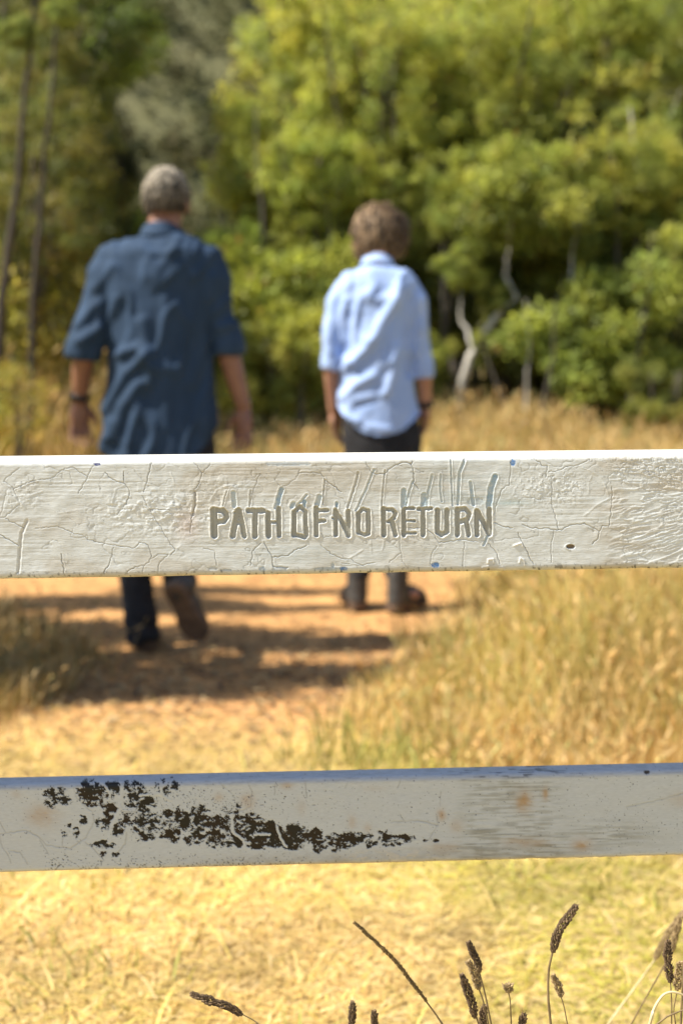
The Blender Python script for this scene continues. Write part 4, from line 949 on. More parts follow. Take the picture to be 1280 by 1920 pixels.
def spike_mesh(path, width, rng, tip=.3, lumpy=.25, spikelet=.0042):
    """a seed head: small pointed grains set in whorls round its axis"""
    V, Fc = [], []
    L = sum((b - a).length for a, b in zip(path[:-1], path[1:]))
    n = max(8, int(L / .0021)); cum = [0]
    for a, b in zip(path[:-1], path[1:]): cum.append(cum[-1] + (b - a).length)
    def pt(s):
        for i in range(len(path) - 1):
            if s <= cum[i + 1] or i == len(path) - 2:
                t = (s - cum[i]) / max(1e-9, cum[i + 1] - cum[i]); return path[i].lerp(path[i + 1], t), (path[i + 1] - path[i]).normalized()
    for i in range(n):
        f = i / (n - 1); c, t = pt(L * f)
        prof = (min(1, f / .12) ** .6) * (1 if f < 1 - tip else (1 - max(0.0, (f - 1 + tip) / tip) ** 1.6) * .8 + .2)
        r = width * .5 * prof * (1 + lumpy * math.sin(f * 19 + width * 900) * .6 + rng.uniform(-.5, .5) * lumpy)
        s = t.cross(Vector((.2, 1, .1))).normalized(); b = s.cross(t)
        m_ = 7 if width > .006 else 5
        for k in range(m_):
            a = 2 * math.pi * (k + .5 * (i % 2)) / m_ + rng.uniform(-.25, .25); out = s * math.cos(a) + b * math.sin(a)
            g = spikelet * rng.uniform(.8, 1.35); p0 = c + out * r * .45; ax = (out * .55 + t * .85).normalized()
            q = ax.cross(t).normalized(); q2 = ax.cross(q)
            o = len(V); w = g * .36
            V += [p0, p0 + ax * g * .45 + q * w, p0 + ax * g * .45 - q * w * .5 + q2 * w, p0 + ax * g * .45 - q * w * .5 - q2 * w, p0 + ax * g + out * r * .12]
            if rng.random() < .4:
                o3 = len(V); e_ = p0 + ax * g * (1.3 + rng.random() * .9) + out * g * rng.uniform(.1, .7); V += [p0 + ax * g * .7 + q * .00022, p0 + ax * g * .7 - q * .00022, e_]; Fc.append((o3, o3 + 1, o3 + 2))
            Fc += [(o, o + 2, o + 1), (o, o + 3, o + 2), (o, o + 1, o + 3), (o + 4, o + 1, o + 2), (o + 4, o + 2, o + 3), (o + 4, o + 3, o + 1)]
    return V, Fc

def stalk(label, Y, stem, head, width, seed, smat='stem_dark', hmat='seed_dark', stem_r=.0011, tip=.3, lumpy=.3, ground_x=None, spikelet=.0042):
    """stem and head are photo-pixel polylines, from the bottom up, at Y metres"""
    rng = random.Random(seed)
    P = [at(x, y, Y) for x, y in stem]
    g = Vector((P[0].x + (0 if ground_x is None else ground_x), Y + rng.uniform(-.03, .03), -.02))
    if P[0].z > .05:
        q = P[0] + (P[0] - P[1]).normalized() * min(.16, P[0].z * .5); g.x = q.x + (q.x - P[0].x) * .5; P = [g, q.lerp(g, .35) , q] + P
    base = Vector((P[0].x, P[0].y, 0))
    root = empty('grass_stalk', base); tag(root, label, 'grass stalk', 'seeding grass stalks by the fence')
    sp = smooth_path(P, 30)
    link('stem', join_limbs('stem', [(sp, [stem_r * (1.25 - .5 * i / len(sp)) for i in range(len(sp))])], base, 6), M[smat], root)
    if head:
        hp = smooth_path([at(x, y, Y) for x, y in head], 16)
        V, Fc = spike_mesh(hp, width, rng, tip, lumpy, spikelet)
        me = bpy.data.meshes.new('seed_head'); me.from_pydata([tuple(v - base) for v in V], [], Fc); link('seed_head', me, M[hmat], root)
    return root

stalk('tallest dark seed head on a curved stem, bent to the right', 1.50, [(1032, 1925), (1027, 1870), (1028, 1820), (1035, 1785)], [(1035, 1787), (1041, 1762), (1051, 1738), (1063, 1722), (1077, 1701)], .0098, 1, stem_r=.0015, tip=.25, lumpy=.15)
stalk('dark upright seed head behind a tan one, left of the tiny flower', 1.52, [(921, 1925), (910, 1870), (900, 1830), (896, 1815)], [(899, 1824), (893, 1800), (884, 1782), (879, 1770)], .0078, 2, tip=.35, lumpy=.15)
stalk('tan seed head overlapping the dark upright one', 1.49, [(916, 1925), (906, 1880), (898, 1856)], [(898, 1856), (893, 1838), (887, 1820), (879, 1806)], .0090, 3, 'stem_dark', 'seed_tan', tip=.3, lumpy=.5)
stalk('brown drooping seed head, lowest left of the central cluster', 1.48, [(898, 1925), (893, 1908)], [(890, 1910), (884, 1880), (875, 1855), (866, 1831)], .0098, 4, lumpy=.25)
stalk('short dark seed head rising just above the bottom edge in the cluster', 1.50, [(906, 1950), (906, 1925)], [(906, 1928), (905, 1910), (907, 1890)], .0085, 5)
stalk('dark seed tip at the bottom edge right of the cluster', 1.50, [(979, 1960), (979, 1925)], [(978, 1930), (979, 1915), (981, 1905)], .0080, 6, tip=.4)
stalk('small spiky dry flower on a thin straight stem', 1.50, [(958, 1925), (956, 1880), (953, 1862)], [(953, 1862), (952.5, 1856), (952, 1849)], .0105, 7, 'stem_dark', 'seed_tan', .0008, tip=.1, lumpy=.6)
stalk('little tan seed head leaning left below the tallest one', 1.55, [(1064, 1925), (1057, 1890), (1051, 1868)], [(1052, 1870), (1047, 1852), (1041, 1840), (1037, 1832)], .0072, 8, 'stem_dark', 'seed_tan', .0008, tip=.4, lumpy=.6)
stalk('slanting wiry brown grass spike standing alone mid bottom', 1.50, [(832, 1925), (815, 1900), (775, 1846), (745, 1805)], [(800, 1878), (775, 1846), (740, 1801), (705, 1767), (666, 1731)], .0030, 9, 'stem_dark', 'seed_brown', .0012, tip=.6, lumpy=.3, spikelet=.0030)
stalk('stubby dark seed head at the bottom edge, left of the wiry spike', 1.50, [(659, 1960), (659, 1925)], [(658, 1930), (660, 1905), (661, 1883)], .0068, 10, tip=.3)
stalk('second stubby dark seed head at the bottom edge, nearest the wiry spike', 1.50, [(704, 1960), (704, 1930)], [(704, 1932), (702, 1915), (701, 1899)], .0062, 11, tip=.3)
stalk('dark lumpy seed head leaning far left, on its own', 1.50, [(500, 1935), (478, 1915), (455, 1902)], [(455, 1904), (430, 1888), (405, 1880), (362, 1865)], .0086, 12, 'stem_dark', 'seed_dark', .0009, tip=.45, lumpy=.5, ground_x=.05)
stalk('dark lumpy upright seed head near the right edge', 1.52, [(1258, 1925), (1258, 1880), (1256, 1843)], [(1256, 1843), (1253, 1818), (1251, 1795), (1251, 1767)], .0090, 13, 'stem_dark', 'seed_dark', .0009, tip=.25, lumpy=.5)
stalk('tan seed head cut by the right edge', 1.56, [(1266, 1925), (1262, 1895), (1268, 1860)], [(1268, 1858), (1271, 1835), (1274, 1808)], .0120, 14, 'stem_dark', 'seed_tan', .0009, tip=.3, lumpy=.5)
stalk('pale arching bare grass stem in the lower right corner', 1.47, [(1215, 1928), (1224, 1895), (1240, 1868), (1257, 1860), (1276, 1864), (1290, 1872)], None, 0, 15, 'stem_pale', stem_r=.0016)
stalk('dark bent grass stem crossing the lower right corner', 1.49, [(1228, 1922), (1250, 1906), (1280, 1894), (1300, 1890)], None, 0, 16, 'stem_dark', stem_r=.0012)
stalk('straight reddish stem at the lower right edge', 1.51, [(1275, 1925), (1278, 1860), (1281, 1800)], None, 0, 17, 'stem_dark', stem_r=.0015)
stalk('blurred pale seed head leaning right, beyond the right edge stalks', 2.1, [(1205, 1830), (1226, 1800)], [(1226, 1800), (1245, 1762), (1262, 1735), (1285, 1705)], .0120, 18, 'stem_pale', 'seed_tan', .0015, tip=.4)
stalk('second blurred tan seed head beside the pale leaning one', 1.86, [(1250, 1800), (1258, 1785)], [(1258, 1785), (1266, 1750), (1275, 1720)], .0090, 19, 'stem_dark', 'seed_tan', .0012, tip=.4)

# ------------------------------------------------------------------ the two walkers
M['skin'] = mat_noise('skin', (0.312, 0.156, 0.101), (0.39, 0.211, 0.14), 12, .5, .1, spec=.4)
M['skin_tan'] = mat_noise('skin_tan', (0.185, 0.0871, 0.0534), (0.241, 0.118, 0.0727), 12, .5, .1, spec=.4)
M['denim_shirt'] = mat_noise('denim_shirt', (.013, .031, .063), (.023, .048, .095), 14, .85, .25, 220, stretch=(1, 1, .35), bdist=.002)
M['light_shirt'] = mat_noise('light_shirt', (.28, .395, .67), (.34, .455, .72), 14, .8, .2, 220, bdist=.002)
M['trousers'] = mat_noise('trousers', (.010, .010, .012), (.022, .022, .025), 20, .85, .3, 200, bdist=.002)
M['boot'] = mat_noise('boot', (.028, .026, .025), (.06, .055, .05), 20, .55)
M['boot_grey'] = mat_noise('boot_grey', (.032, .031, .03), (.075, .072, .066), 20, .6)
M['sole'] = mat_noise('sole', (.075, .048, .032), (.13, .085, .055), 25, .85)
def hair_mat(name, low, high, z0, z1):
    m = mat_noise(name, (.35, .33, .30), (1.25, 1.22, 1.15), 55, .7, .5, stretch=(1, 1, .35))
    nt = m.node_tree; p = nt.nodes['Principled BSDF']; src = p.inputs['Base Color'].links[0].from_socket
    tc = N(nt, 'ShaderNodeTexCoord'); sx = N(nt, 'ShaderNodeSeparateXYZ'); nt.links.new(tc.outputs['Object'], sx.inputs[0])
    mr = N(nt, 'ShaderNodeMapRange'); mr.inputs['From Min'].default_value = z0; mr.inputs['From Max'].default_value = z1; nt.links.new(sx.outputs['Z'], mr.inputs['Value'])
    c = N(nt, 'ShaderNodeMix', data_type='RGBA'); c.inputs[6].default_value = (*low, 1); c.inputs[7].default_value = (*high, 1); nt.links.new(mr.outputs[0], c.inputs[0])
    x = N(nt, 'ShaderNodeMix', data_type='RGBA', blend_type='MULTIPLY'); x.inputs[0].default_value = 1
    nt.links.new(src, x.inputs[6]); nt.links.new(c.outputs[2], x.inputs[7]); nt.links.new(x.outputs[2], p.inputs['Base Color'])
    return m
M['hair_grey'] = hair_mat('hair_grey', (0.0702, 0.0585, 0.0468), (0.312, 0.281, 0.234), 1.66, 1.80)
M['hair_brown'] = mat_noise('hair_brown', (0.0585, 0.0367, 0.0203), (0.234, 0.156, 0.0858), 50, .6, .4, stretch=(1, 1, .35))
M['watch'] = mat_noise('watch', (.01, .01, .01), (.03, .03, .03), 30, .4)

def add_col(m):
    """multiply a material's colour by the mesh's own colour attribute"""
    nt = m.node_tree; p = nt.nodes['Principled BSDF']; src = p.inputs['Base Color'].links[0].from_socket
    a = N(nt, 'ShaderNodeAttribute', attribute_name='Col'); x = N(nt, 'ShaderNodeMix', data_type='RGBA', blend_type='MULTIPLY'); x.inputs[0].default_value = 1
    nt.links.new(src, x.inputs[6]); nt.links.new(a.outputs['Color'], x.inputs[7]); nt.links.new(x.outputs[2], p.inputs['Base Color'])
add_col(M['hair_grey']); add_col(M['hair_brown'])

def tube_geo(pts, rad, seg=16, V=None, Fc=None):
    """closed tube; rad = (across, depth) per point; rings lie across the path, 'across' along world x as far as possible"""
    V = [] if V is None else V; Fc = [] if Fc is None else Fc
    pts = [Vector(p) for p in pts]; o = len(V); n = len(pts)
    for i, p in enumerate(pts):
        t = (pts[min(i + 1, n - 1)] - pts[max(i - 1, 0)]).normalized()
        b = Vector((0, 1, 0)) - t * t.y
        if b.length < .3: b = Vector((0, 0, 1)) - t * t.z
        b.normalize(); s = b.cross(t).normalized()
        ra, rb = rad[i] if isinstance(rad[i], (tuple, list)) else (rad[i], rad[i])
        for k in range(seg):
            a = 2 * math.pi * k / seg; V.append(p + s * math.cos(a) * ra + b * math.sin(a) * rb)
    for i in range(n - 1):
        for k in range(seg): Fc.append((o + i * seg + k, o + i * seg + (k + 1) % seg, o + (i + 1) * seg + (k + 1) % seg, o + (i + 1) * seg + k))
    Fc.append(tuple(o + k for k in range(seg))[::-1]); Fc.append(tuple(o + (n - 1) * seg + k for k in range(seg)))
    return V, Fc

def ell_geo(c, r, rot=None, V=None, Fc=None, seg=16, ring=10):
    V = [] if V is None else V; Fc = [] if Fc is None else Fc
    c = Vector(c); o = len(V); m = rot or Matrix.Identity(3)
    for i in range(1, ring):
        th = math.pi * i / ring
        for k in range(seg):
            a = 2 * math.pi * k / seg
            V.append(c + m @ Vector((r[0] * math.sin(th) * math.cos(a), r[1] * math.sin(th) * math.sin(a), r[2] * math.cos(th))))
    for i in range(ring - 2):
        for k in range(seg): Fc.append((o + i * seg + k, o + (i + 1) * seg + k, o + (i + 1) * seg + (k + 1) % seg, o + i * seg + (k + 1) % seg))
    Fc.append(tuple(o + k for k in range(seg))); Fc.append(tuple(o + (ring - 2) * seg + k for k in range(seg))[::-1])
    return V, Fc

def fused(name, V, Fc, voxel, smooth_it, decim=None, parent_loc=Vector((0, 0, 0)), smooth_f=.5):
    """union of the closed pieces as one continuous skin"""
    me = bpy.data.meshes.new(name); me.from_pydata([tuple(Vector(v) - parent_loc) for v in V], [], Fc); me.update()
    bm = bmesh.new(); bm.from_mesh(me); bmesh.ops.recalc_face_normals(bm, faces=bm.faces); bm.to_mesh(me); bm.free()
    o = bpy.data.objects.new(name + '_build', me); C.objects.link(o)
    r = o.modifiers.new('r', 'REMESH'); r.mode = 'VOXEL'; r.voxel_size = voxel; r.use_smooth_shade = True
    s = o.modifiers.new('s', 'SMOOTH'); s.factor = smooth_f; s.iterations = smooth_it
    if decim: d = o.modifiers.new('d', 'DECIMATE'); d.ratio = decim
    bpy.context.view_layer.update()
    ev = o.evaluated_get(bpy.context.evaluated_depsgraph_get())
    out = bpy.data.meshes.new_from_object(ev); out.name = name
    bpy.data.objects.remove(o); bpy.data.meshes.remove(me)
    out.polygons.foreach_set('use_smooth', np.ones(len(out.polygons), dtype=bool))
    return out

def displace(me, fn, loc):
    n = len(me.vertices); co = np.empty(n * 3, np.float32); me.vertices.foreach_get('co', co); co = co.reshape(-1, 3)
    no = np.empty(n * 3, np.float32); me.vertices.foreach_get('normal', no); no = no.reshape(-1, 3)
    W = co + np.array(loc); px, py = project(W)
    d = fn(W, no, px, py)
    co += no * d[:, None]; me.vertices.foreach_set('co', co.ravel()); me.update()

def cut_below(me, fn, loc):
    bm = bmesh.new(); bm.from_mesh(me)
    kill = [f for f in bm.faces if fn(f.calc_center_median() + loc)]
    bmesh.ops.delete(bm, geom=kill, context='FACES'); bm.to_mesh(me); bm.free()

def hand_geo(wrist, d, w, n, L, V, Fc, curl=.35, splay=1.0):
    """palm, four unequal curled fingers, a thumb off the side; d along, w from little finger to thumb side, n palm side"""
    wrist, d, w, n = (Vector(v) for v in (wrist, d, w, n)); d.normalize(); w.normalize(); n.normalize()
    pl = L * .50
    M3 = Matrix((w, n, d)).transposed()
    ell_geo(wrist + d * pl * .55, (L * .215, L * .085, pl * .60), M3, V, Fc)
    ell_geo(wrist + d * pl * .35 + w * L * .10 + n * L * .03, (L * .10, L * .085, pl * .38), M3, V, Fc)
    tube_geo([wrist - d * L * .15, wrist + d * L * .10, wrist + d * pl * .5], [(L * .13, L * .12), (L * .145, L * .105), (L * .19, L * .08)], 12, V, Fc)
    for off, ln, r in ((-.155, .36, .040), (-.055, .46, .045), (.05, .50, .047), (.155, .45, .046)):
        p = wrist + d * pl * .92 + w * off * L
        dirv = (d + w * off * splay * .9).normalized(); pts = [p - dirv * L * .06, p]; a = 0
        for k, f in enumerate((.45, .32, .23)):
            a += curl * (0.55 + .35 * k); dv = (dirv * math.cos(a) + n * math.sin(a)).normalized(); pts.append(pts[-1] + dv * ln * L * f)
        tube_geo(pts, [r * L * f for f in (1.0, 1.05, 1.0, .9, .62)], 8, V, Fc)
    p = wrist + d * pl * .25 + w * L * .15
    pts = [p, p + (w * .55 + d * .75 + n * .25).normalized() * L * .17]; pts.append(pts[-1] + (w * .3 + d * .95 + n * .3).normalized() * L * .15); pts.append(pts[-1] + (w * .1 + d + n * .35).normalized() * L * .12)
    tube_geo(pts, [L * .062, L * .056, L * .05, L * .033], 8, V, Fc)

def head_geo(c, rx, ry, rz, yaw, nod, V, Fc):
    m = Matrix.Rotation(yaw, 3, 'Z') @ Matrix.Rotation(nod, 3, 'X')      # +y is the face
    f = lambda x, y, z: Vector(c) + m @ Vector((x * rx, y * ry, z * rz))
    ell_geo(c, (rx, ry, rz * .92), m, V, Fc)
    ell_geo(f(0, .22, -.48), (rx * .74, ry * .68, rz * .55), m, V, Fc)     # jaw
    ell_geo(f(0, .80, -.88), (rx * .30, ry * .20, rz * .14), m, V, Fc)     # chin
    ell_geo(f(0, 1.0, -.22), (rx * .17, ry * .16, rz * .24), m, V, Fc)     # nose
    ell_geo(f(0, .80, .14), (rx * .70, ry * .18, rz * .10), m, V, Fc)      # brow
    ell_geo(f(0, .88, -.58), (rx * .33, ry * .10, rz * .055), m, V, Fc)    # lips
    for s in (-1, 1): ell_geo(f(s * 1.08, -.02, -.16), (rx * .16, ry * .26, rz * .28), m, V, Fc)   # ears
    return f, m

def eyes(f, m, r, body):
    for s in (-1, 1):
        V, Fc = ell_geo(f(s * .40, .84, -.02) - body.location, (r, r, r), None, None, None, 10, 8)
        me = bpy.data.meshes.new('eye'); me.from_pydata([tuple(v) for v in V], [], Fc); link('eye', me, M['eye'], body)
M['eye'] = mat_noise('eye', (.02, .015, .01), (.05, .03, .02), 5, .2)

def hair_mesh(f, m, rx, ry, rz, loc, length, rng, shaggy, low):
    """cap of hair over the skull with many short locks lying on it"""
    V, Fc = [], []
    seg, ring = 28, 16
    for i in range(ring + 1):
        th = math.pi * (0.02 + .98 * i / ring)
        for k in range(seg):
            a = 2 * math.pi * k / seg; d = Vector((math.sin(th) * math.cos(a), math.sin(th) * math.sin(a), math.cos(th)))
            lowlim = (low + .38 * abs(d.x) ** 2.5 * (1 if shaggy < .5 else .3) + .05 * math.sin(a * 11)) if d.y < .25 else -.05 + (.5 * max(0, d.y - .25))
            z = max(d.z, lowlim)
            q = 1.05 + .05 * shaggy + .05 * shaggy * math.sin(a * 5 + th * 7) + .03 * math.sin(a * 9 - th * 4)
            if d.z < lowlim: q *= .88
            V.append(f(d.x * q if z == d.z else d.x * q * .9 / max(.3, math.sin(th)) * min(1, math.sqrt(max(0.05, 1 - z * z))), (d.y * q - .06) if z == d.z else (d.y * q * .9 / max(.3, math.sin(th)) * min(1, math.sqrt(max(0.05, 1 - z * z))) - .06), z * q * .96))
    for i in range(ring):
        for k in range(seg): Fc.append((i * seg + k, (i + 1) * seg + k, (i + 1) * seg + (k + 1) % seg, i * seg + (k + 1) % seg))
    for _ in range(1900):
        d = Vector((rng.gauss(0, 1), rng.gauss(0, 1), rng.gauss(.3, 1))).normalized()
        if d.z < low + .12 or (d.y > .3 and d.z < .35): continue
        q = 1.06 + .05 * shaggy
        p = f(d.x * q, d.y * q - .06, d.z * q * .96)
        tang = (m @ (Vector((d.x * .4 + rng.gauss(0, .25), d.y * .4 - .3 + rng.gauss(0, .2), -1.0)))).normalized(); nrm = (m @ d).normalized()
        tang = (tang - nrm * tang.dot(nrm)).normalized() if (tang - nrm * tang.dot(nrm)).length > .05 else Vector((0, -1, 0))
        s = tang.cross(nrm).normalized(); L = length * rng.uniform(.5, 1.1); w = .0042 * (1 + shaggy * .6)
        lift = .14 + .30 * rng.random() * (.6 + shaggy)
        a0 = p - nrm * .004; a1 = p + tang * L * .5 + nrm * L * lift; a2 = p + tang * L + nrm * L * lift * .7
        o = len(V); V += [a0 - s * w, a0 + s * w, a1 - s * w * .9, a1 + s * w * .9, a1 + nrm * w, a2]
        Fc += [(o, o + 1, o + 3, o + 2), (o + 2, o + 3, o + 5), (o + 2, o + 4, o + 5), (o + 4, o + 3, o + 5)]
    me = bpy.data.meshes.new('hair'); me.from_pydata([tuple(v - loc) for v in V], [], Fc)
    ca_ = me.color_attributes.new('Col', 'FLOAT_COLOR', 'POINT'); nb_ = (ring + 1) * seg; vals = []
    for i in range(len(V)):
        if i < nb_: g = .62
        elif (i - nb_) % 6 == 0: g = rng.choice((.45, .7, .9, 1.1, 1.45, 1.7))
        vals += [g, g, g, 1]
    ca_.data.foreach_set('color', vals)
    me.polygons.foreach_set('use_smooth', np.ones(len(me.polygons), dtype=bool)); me.update()
    return me

def loft(sections, Y, V, Fc, seg=28, yoff=0):
    """torso rings: (photo y, left x, right x, half depth, centre depth offset)"""
    o = len(V); n = len(sections)
    for (py, xl, xr, dep, dy) in sections:
        a_, b_ = at(xl, py, Y + dy), at(xr, py, Y + dy); c = (a_ + b_) / 2; hw = (b_.x - a_.x) / 2
        for k in range(seg):
            a = 2 * math.pi * k / seg; ca, sa = math.cos(a), math.sin(a)
            e = .94
            V.append(Vector((c.x + hw * math.copysign(abs(ca) ** e, ca), c.y + dep * math.copysign(abs(sa) ** e, sa), c.z)))
    for i in range(n - 1):
        for k in range(seg): Fc.append((o + i * seg + k, o + (i + 1) * seg + k, o + (i + 1) * seg + (k + 1) % seg, o + i * seg + (k + 1) % seg))
    Fc.append(tuple(o + k for k in range(seg))); Fc.append(tuple(o + (n - 1) * seg + k for k in range(seg))[::-1])

def ridge_field(px, py, lines):
    d = np.zeros(px.shape)
    for pts, w, amp in lines:
        s = local(None, px, py, pts, w * 3); d[s] += amp * np.exp(-(seg_dist(px[s], py[s], pts) / w) ** 2)
    return d

def shoe_geo(heel, toe, up, V, Fc, Vs, Fs, w=.048, h=.085):
    """upper into V, sole into Vs"""
    heel, toe, up = Vector(heel), Vector(toe), Vector(up).normalized()
    d = (toe - heel); L = d.length; d.normalize(); s = d.cross(up).normalized(); up = s.cross(d).normalized()
    m = Matrix((s, d, up)).transposed()
    ell_geo(heel + d * L * .18 + up * .045, (w * .82, L * .19, .055), m, V, Fc)
    ell_geo(heel + d * L * .50 + up * .045, (w * .92, L * .34, .050), m, V, Fc)
    ell_geo(heel + d * L * .74 + up * .035, (w * 1.0, L * .25, .036), m, V, Fc)
    tube_geo([heel + d * L * .2 + up * .03, heel + d * L * .2 + up * (.06 + h)], [(w * .98, w * 1.05), (w * 1.02, w * 1.1)], 12, V, Fc)
    o = len(Vs); prof = [(0, .35), (.03, .62), (.12, .78), (.3, .72), (.45, .74), (.65, 1.0), (.8, 1.0), (.92, .78), (.985, .4), (1.0, .1)]
    for z, g in ((-.004, .97), (.024, 1.03)):
        ring = [heel + d * (L * 1.04 * a - .006) + s * w * b * 1.05 * g + up * z for a, b in prof] + [heel + d * (L * 1.04 * a - .006) - s * w * b * 1.05 * g + up * z for a, b in reversed(prof)]
        Vs += ring
    k = 2 * len(prof); Fs.append(tuple(o + i for i in range(k))[::-1]); Fs.append(tuple(o + k + i for i in range(k)))
    for i in range(k): Fs.append((o + i, o + (i + 1) % k, o + k + (i + 1) % k, o + k + i))

def plain(name, V, Fc, mat, parent, loc, smooth=False):
    me = bpy.data.meshes.new(name); me.from_pydata([tuple(Vector(v) - loc) for v in V], [], Fc)
    bm = bmesh.new(); bm.from_mesh(me); bmesh.ops.recalc_face_normals(bm, faces=bm.faces); bm.to_mesh(me); bm.free()
    if smooth: me.polygons.foreach_set('use_smooth', np.ones(len(me.polygons), dtype=bool))
    return link(name, me, mat, parent)

def band(center, axis, r, h, V, Fc):
    tube_geo([Vector(center) - Vector(axis) * h / 2, Vector(center) + Vector(axis) * h / 2], [r, r], 16, V, Fc)

def man():
    Y = 5.42
    loc = Vector((at(275, 1225, Y).x, Y, 0))
    V, Fc = [], []
    # ---- body (skin): head, neck, trunk, arms, hands, legs as one
    hc = at(313, 377, Y + .05); f, m = head_geo(hc, .072, .094, .110, R(-8), R(-6), V, Fc)
    tube_geo([at(305, 470, Y), at(307, 440, Y + .005), at(310, 405, Y + .03), at(312, 370, Y + .05)], [(.085, .075), (.066, .066), (.060, .064), (.058, .07)], 16, V, Fc)
    slv = [[at(x, y, Y + dy) for x, y, dy in l] for l in (((250, 478, 0), (214, 488, 0), (196, 522, -.01), (185, 572, -.02), (168, 622, -.035), (158, 655, -.04), (155, 672, -.04)), ((364, 484, 0), (392, 492, 0), (404, 524, .005), (404, 572, .01), (418, 624, .015), (424, 648, .02), (425, 664, .02)))]
    sr = [.066, .066, .065, .063, .064, .068, .066]
    wr = [at(149, 752, Y + .02), at(457, 764, Y + .02)]; el = [slv[0][4], slv[1][4]]
    for s in (0, 1):
        tube_geo(slv[s][:6] + [slv[s][5].lerp(wr[s], .3), slv[s][5].lerp(wr[s], .75), wr[s]], [.045, .045, .045, .044, .044, .044, .043, .034, .030], 14, V, Fc)
    hand_geo(wr[0], at(150, 850, Y - .0) - wr[0], (.86, .5, 0), (.5, -.86, .1), .20, V, Fc, .30, 1.3)
    hand_geo(wr[1], at(456, 855, Y - .02) - wr[1], (-.84, .54, 0), (-.54, -.84, .1), .20, V, Fc, .28, 1.6)
    loft([(455, 262, 348, .06, 0), (500, 220, 384, .08, 0), (600, 226, 378, .09, 0), (720, 230, 374, .09, 0), (850, 230, 380, .10, 0), (900, 230, 380, .10, 0)], Y, V, Fc)
    hipL, hipR = at(262, 890, Y), at(350, 890, Y)
    kneeL, ankL = at(254, 1010, Y + .04), at(272, 1186, Y)
    kneeR, ankR = at(345, 1005, Y + .12), at(334, 1098, Y - .22)
    for h_, k_, a_ in ((hipL, kneeL, ankL), (hipR, kneeR, ankR)):
        tube_geo([h_, h_.lerp(k_, .5), k_, k_.lerp(a_, .35), a_], [.075, .06, .045, .04, .03], 14, V, Fc)
    ell_geo(ankL + Vector((0, .06, -.05)), (.035, .10, .035), None, V, Fc); ell_geo(ankR + Vector((.03, .05, -.07)), (.035, .05, .08), None, V, Fc)
    body = link('person', fused('person', V, Fc, .0056, 4, .5, loc), M['skin_tan'], None, loc)
    tag(body, 'grey haired man in dark blue shirt and black trousers walking away from the fence', 'person')
    eyes(f, m, .012, body)
    link('hair', hair_mesh(f, m, .072, .094, .110, loc, .028, random.Random(2), .45, -.50), M['hair_grey'], body)
    # ---- shirt
    V, Fc = [], []
    loft([(434, 272, 338, .068, .01), (443, 262, 350, .075, .0), (452, 232, 380, .088, 0), (466, 203, 404, .100, 0), (484, 188, 415, .112, 0), (520, 190, 414, .126, 0), (580, 197, 404, .134, 0), (650, 203, 397, .132, 0), (720, 201, 401, .136, 0), (790, 196, 408, .142, 0), (860, 195, 411, .146, 0), (905, 195, 411, .148, 0)], Y, V, Fc)
    for s in (0, 1): tube_geo(slv[s], sr, 16, V, Fc)
    sm = fused('shirt', V, Fc, .008, 5, None, loc)
    folds = [([(205, 770), (240, 700), (280, 660)], 9, .016), ([(215, 820), (235, 760), (262, 720)], 10, .016), ([(225, 665), (262, 650), (285, 690)], 8, .013), ([(200, 840), (212, 790)], 8, .012), ([(205, 600), (225, 560)], 8, .010),
             ([(150, 640), (185, 612)], 7, .012), ([(148, 610), (180, 570)], 7, .010), ([(180, 540), (215, 500)], 9, .010), ([(400, 520), (395, 560)], 8, .008), ([(412, 615), (440, 605)], 7, .010), ([(405, 585), (430, 560)], 7, .009), ([(275, 600), (282, 720)], 8, .006), ([(310, 560), (312, 800)], 9, .005),
             ([(245, 830), (262, 760)], 8, .008), ([(385, 640), (360, 720)], 9, .007), ([(260, 465), (300, 478), (345, 466)], 6, .004)]
    folds = [(p_, w_ * 1.1, a_ * 1.35) for p_, w_, a_ in folds]
    def fold(W, no, px, py):
        back = np.clip(-no[:, 1] * 1.5 + .4, 0, 1)
        d = ridge_field(px, py, folds) * back
        d += .014 * (fbm(px / 45 + py / 250, py / 150, 301, 3) - .5) + .010 * (sstep(.70, 1.0, 1 - np.abs(2 * fbm(px / 55 + py / 200, py / 120 - px / 260, 303, 2) - 1))) + .010 * (fbm(W[:, 0] * 14, W[:, 2] * 6, 302, 3) - .5)
        d += .004 * sstep(455, 470, py) * sstep(486, 476, py) * back
        return d
    displace(sm, fold, loc)
    def hem(c):
        px_, py_ = project(np.array([tuple(c)])); px_, py_ = px_[0], py_[0]
        u = (px_ - 303) / 108.0
        return py_ > 872 - 78 * abs(u) ** 2.6 * (1.0 if u > 0 else .25) and abs(c.x - at(303, 800, Y).x) < .26
    cut_below(sm, hem, loc)
    shirt = link('shirt', sm, M['denim_shirt'], body)
    V, Fc = [], []
    tube_geo([at(304, 450, Y), at(304, 441, Y + .003), at(305, 430, Y + .012)], [(.092, .086), (.082, .080), (.074, .077)], 20, V, Fc)
    link('collar', fused('collar', V, Fc, .006, 3, None, loc), M['denim_shirt'], shirt)
    # ---- trousers
    V, Fc = [], []
    loft([(810, 205, 402, .125, 0), (860, 203, 408, .135, 0), (900, 206, 408, .135, 0), (935, 215, 400, .13, 0)], Y, V, Fc)
    tube_geo([hipL + Vector((-.005, 0, 0)), hipL.lerp(kneeL, .5), kneeL, at(254, 1085, Y + .02), at(264, 1150, Y), at(269, 1190, Y), at(272, 1208, Y - .01)], [(.105, .11), (.092, .095), (.075, .08), (.066, .07), (.066, .07), (.068, .075), (.060, .075)], 16, V, Fc)
    tube_geo([hipR, hipR.lerp(kneeR, .5), kneeR, kneeR.lerp(ankR, .5), ankR + Vector((0, -.02, .02))], [(.105, .11), (.092, .095), (.076, .08), (.068, .07), (.066, .066)], 16, V, Fc)
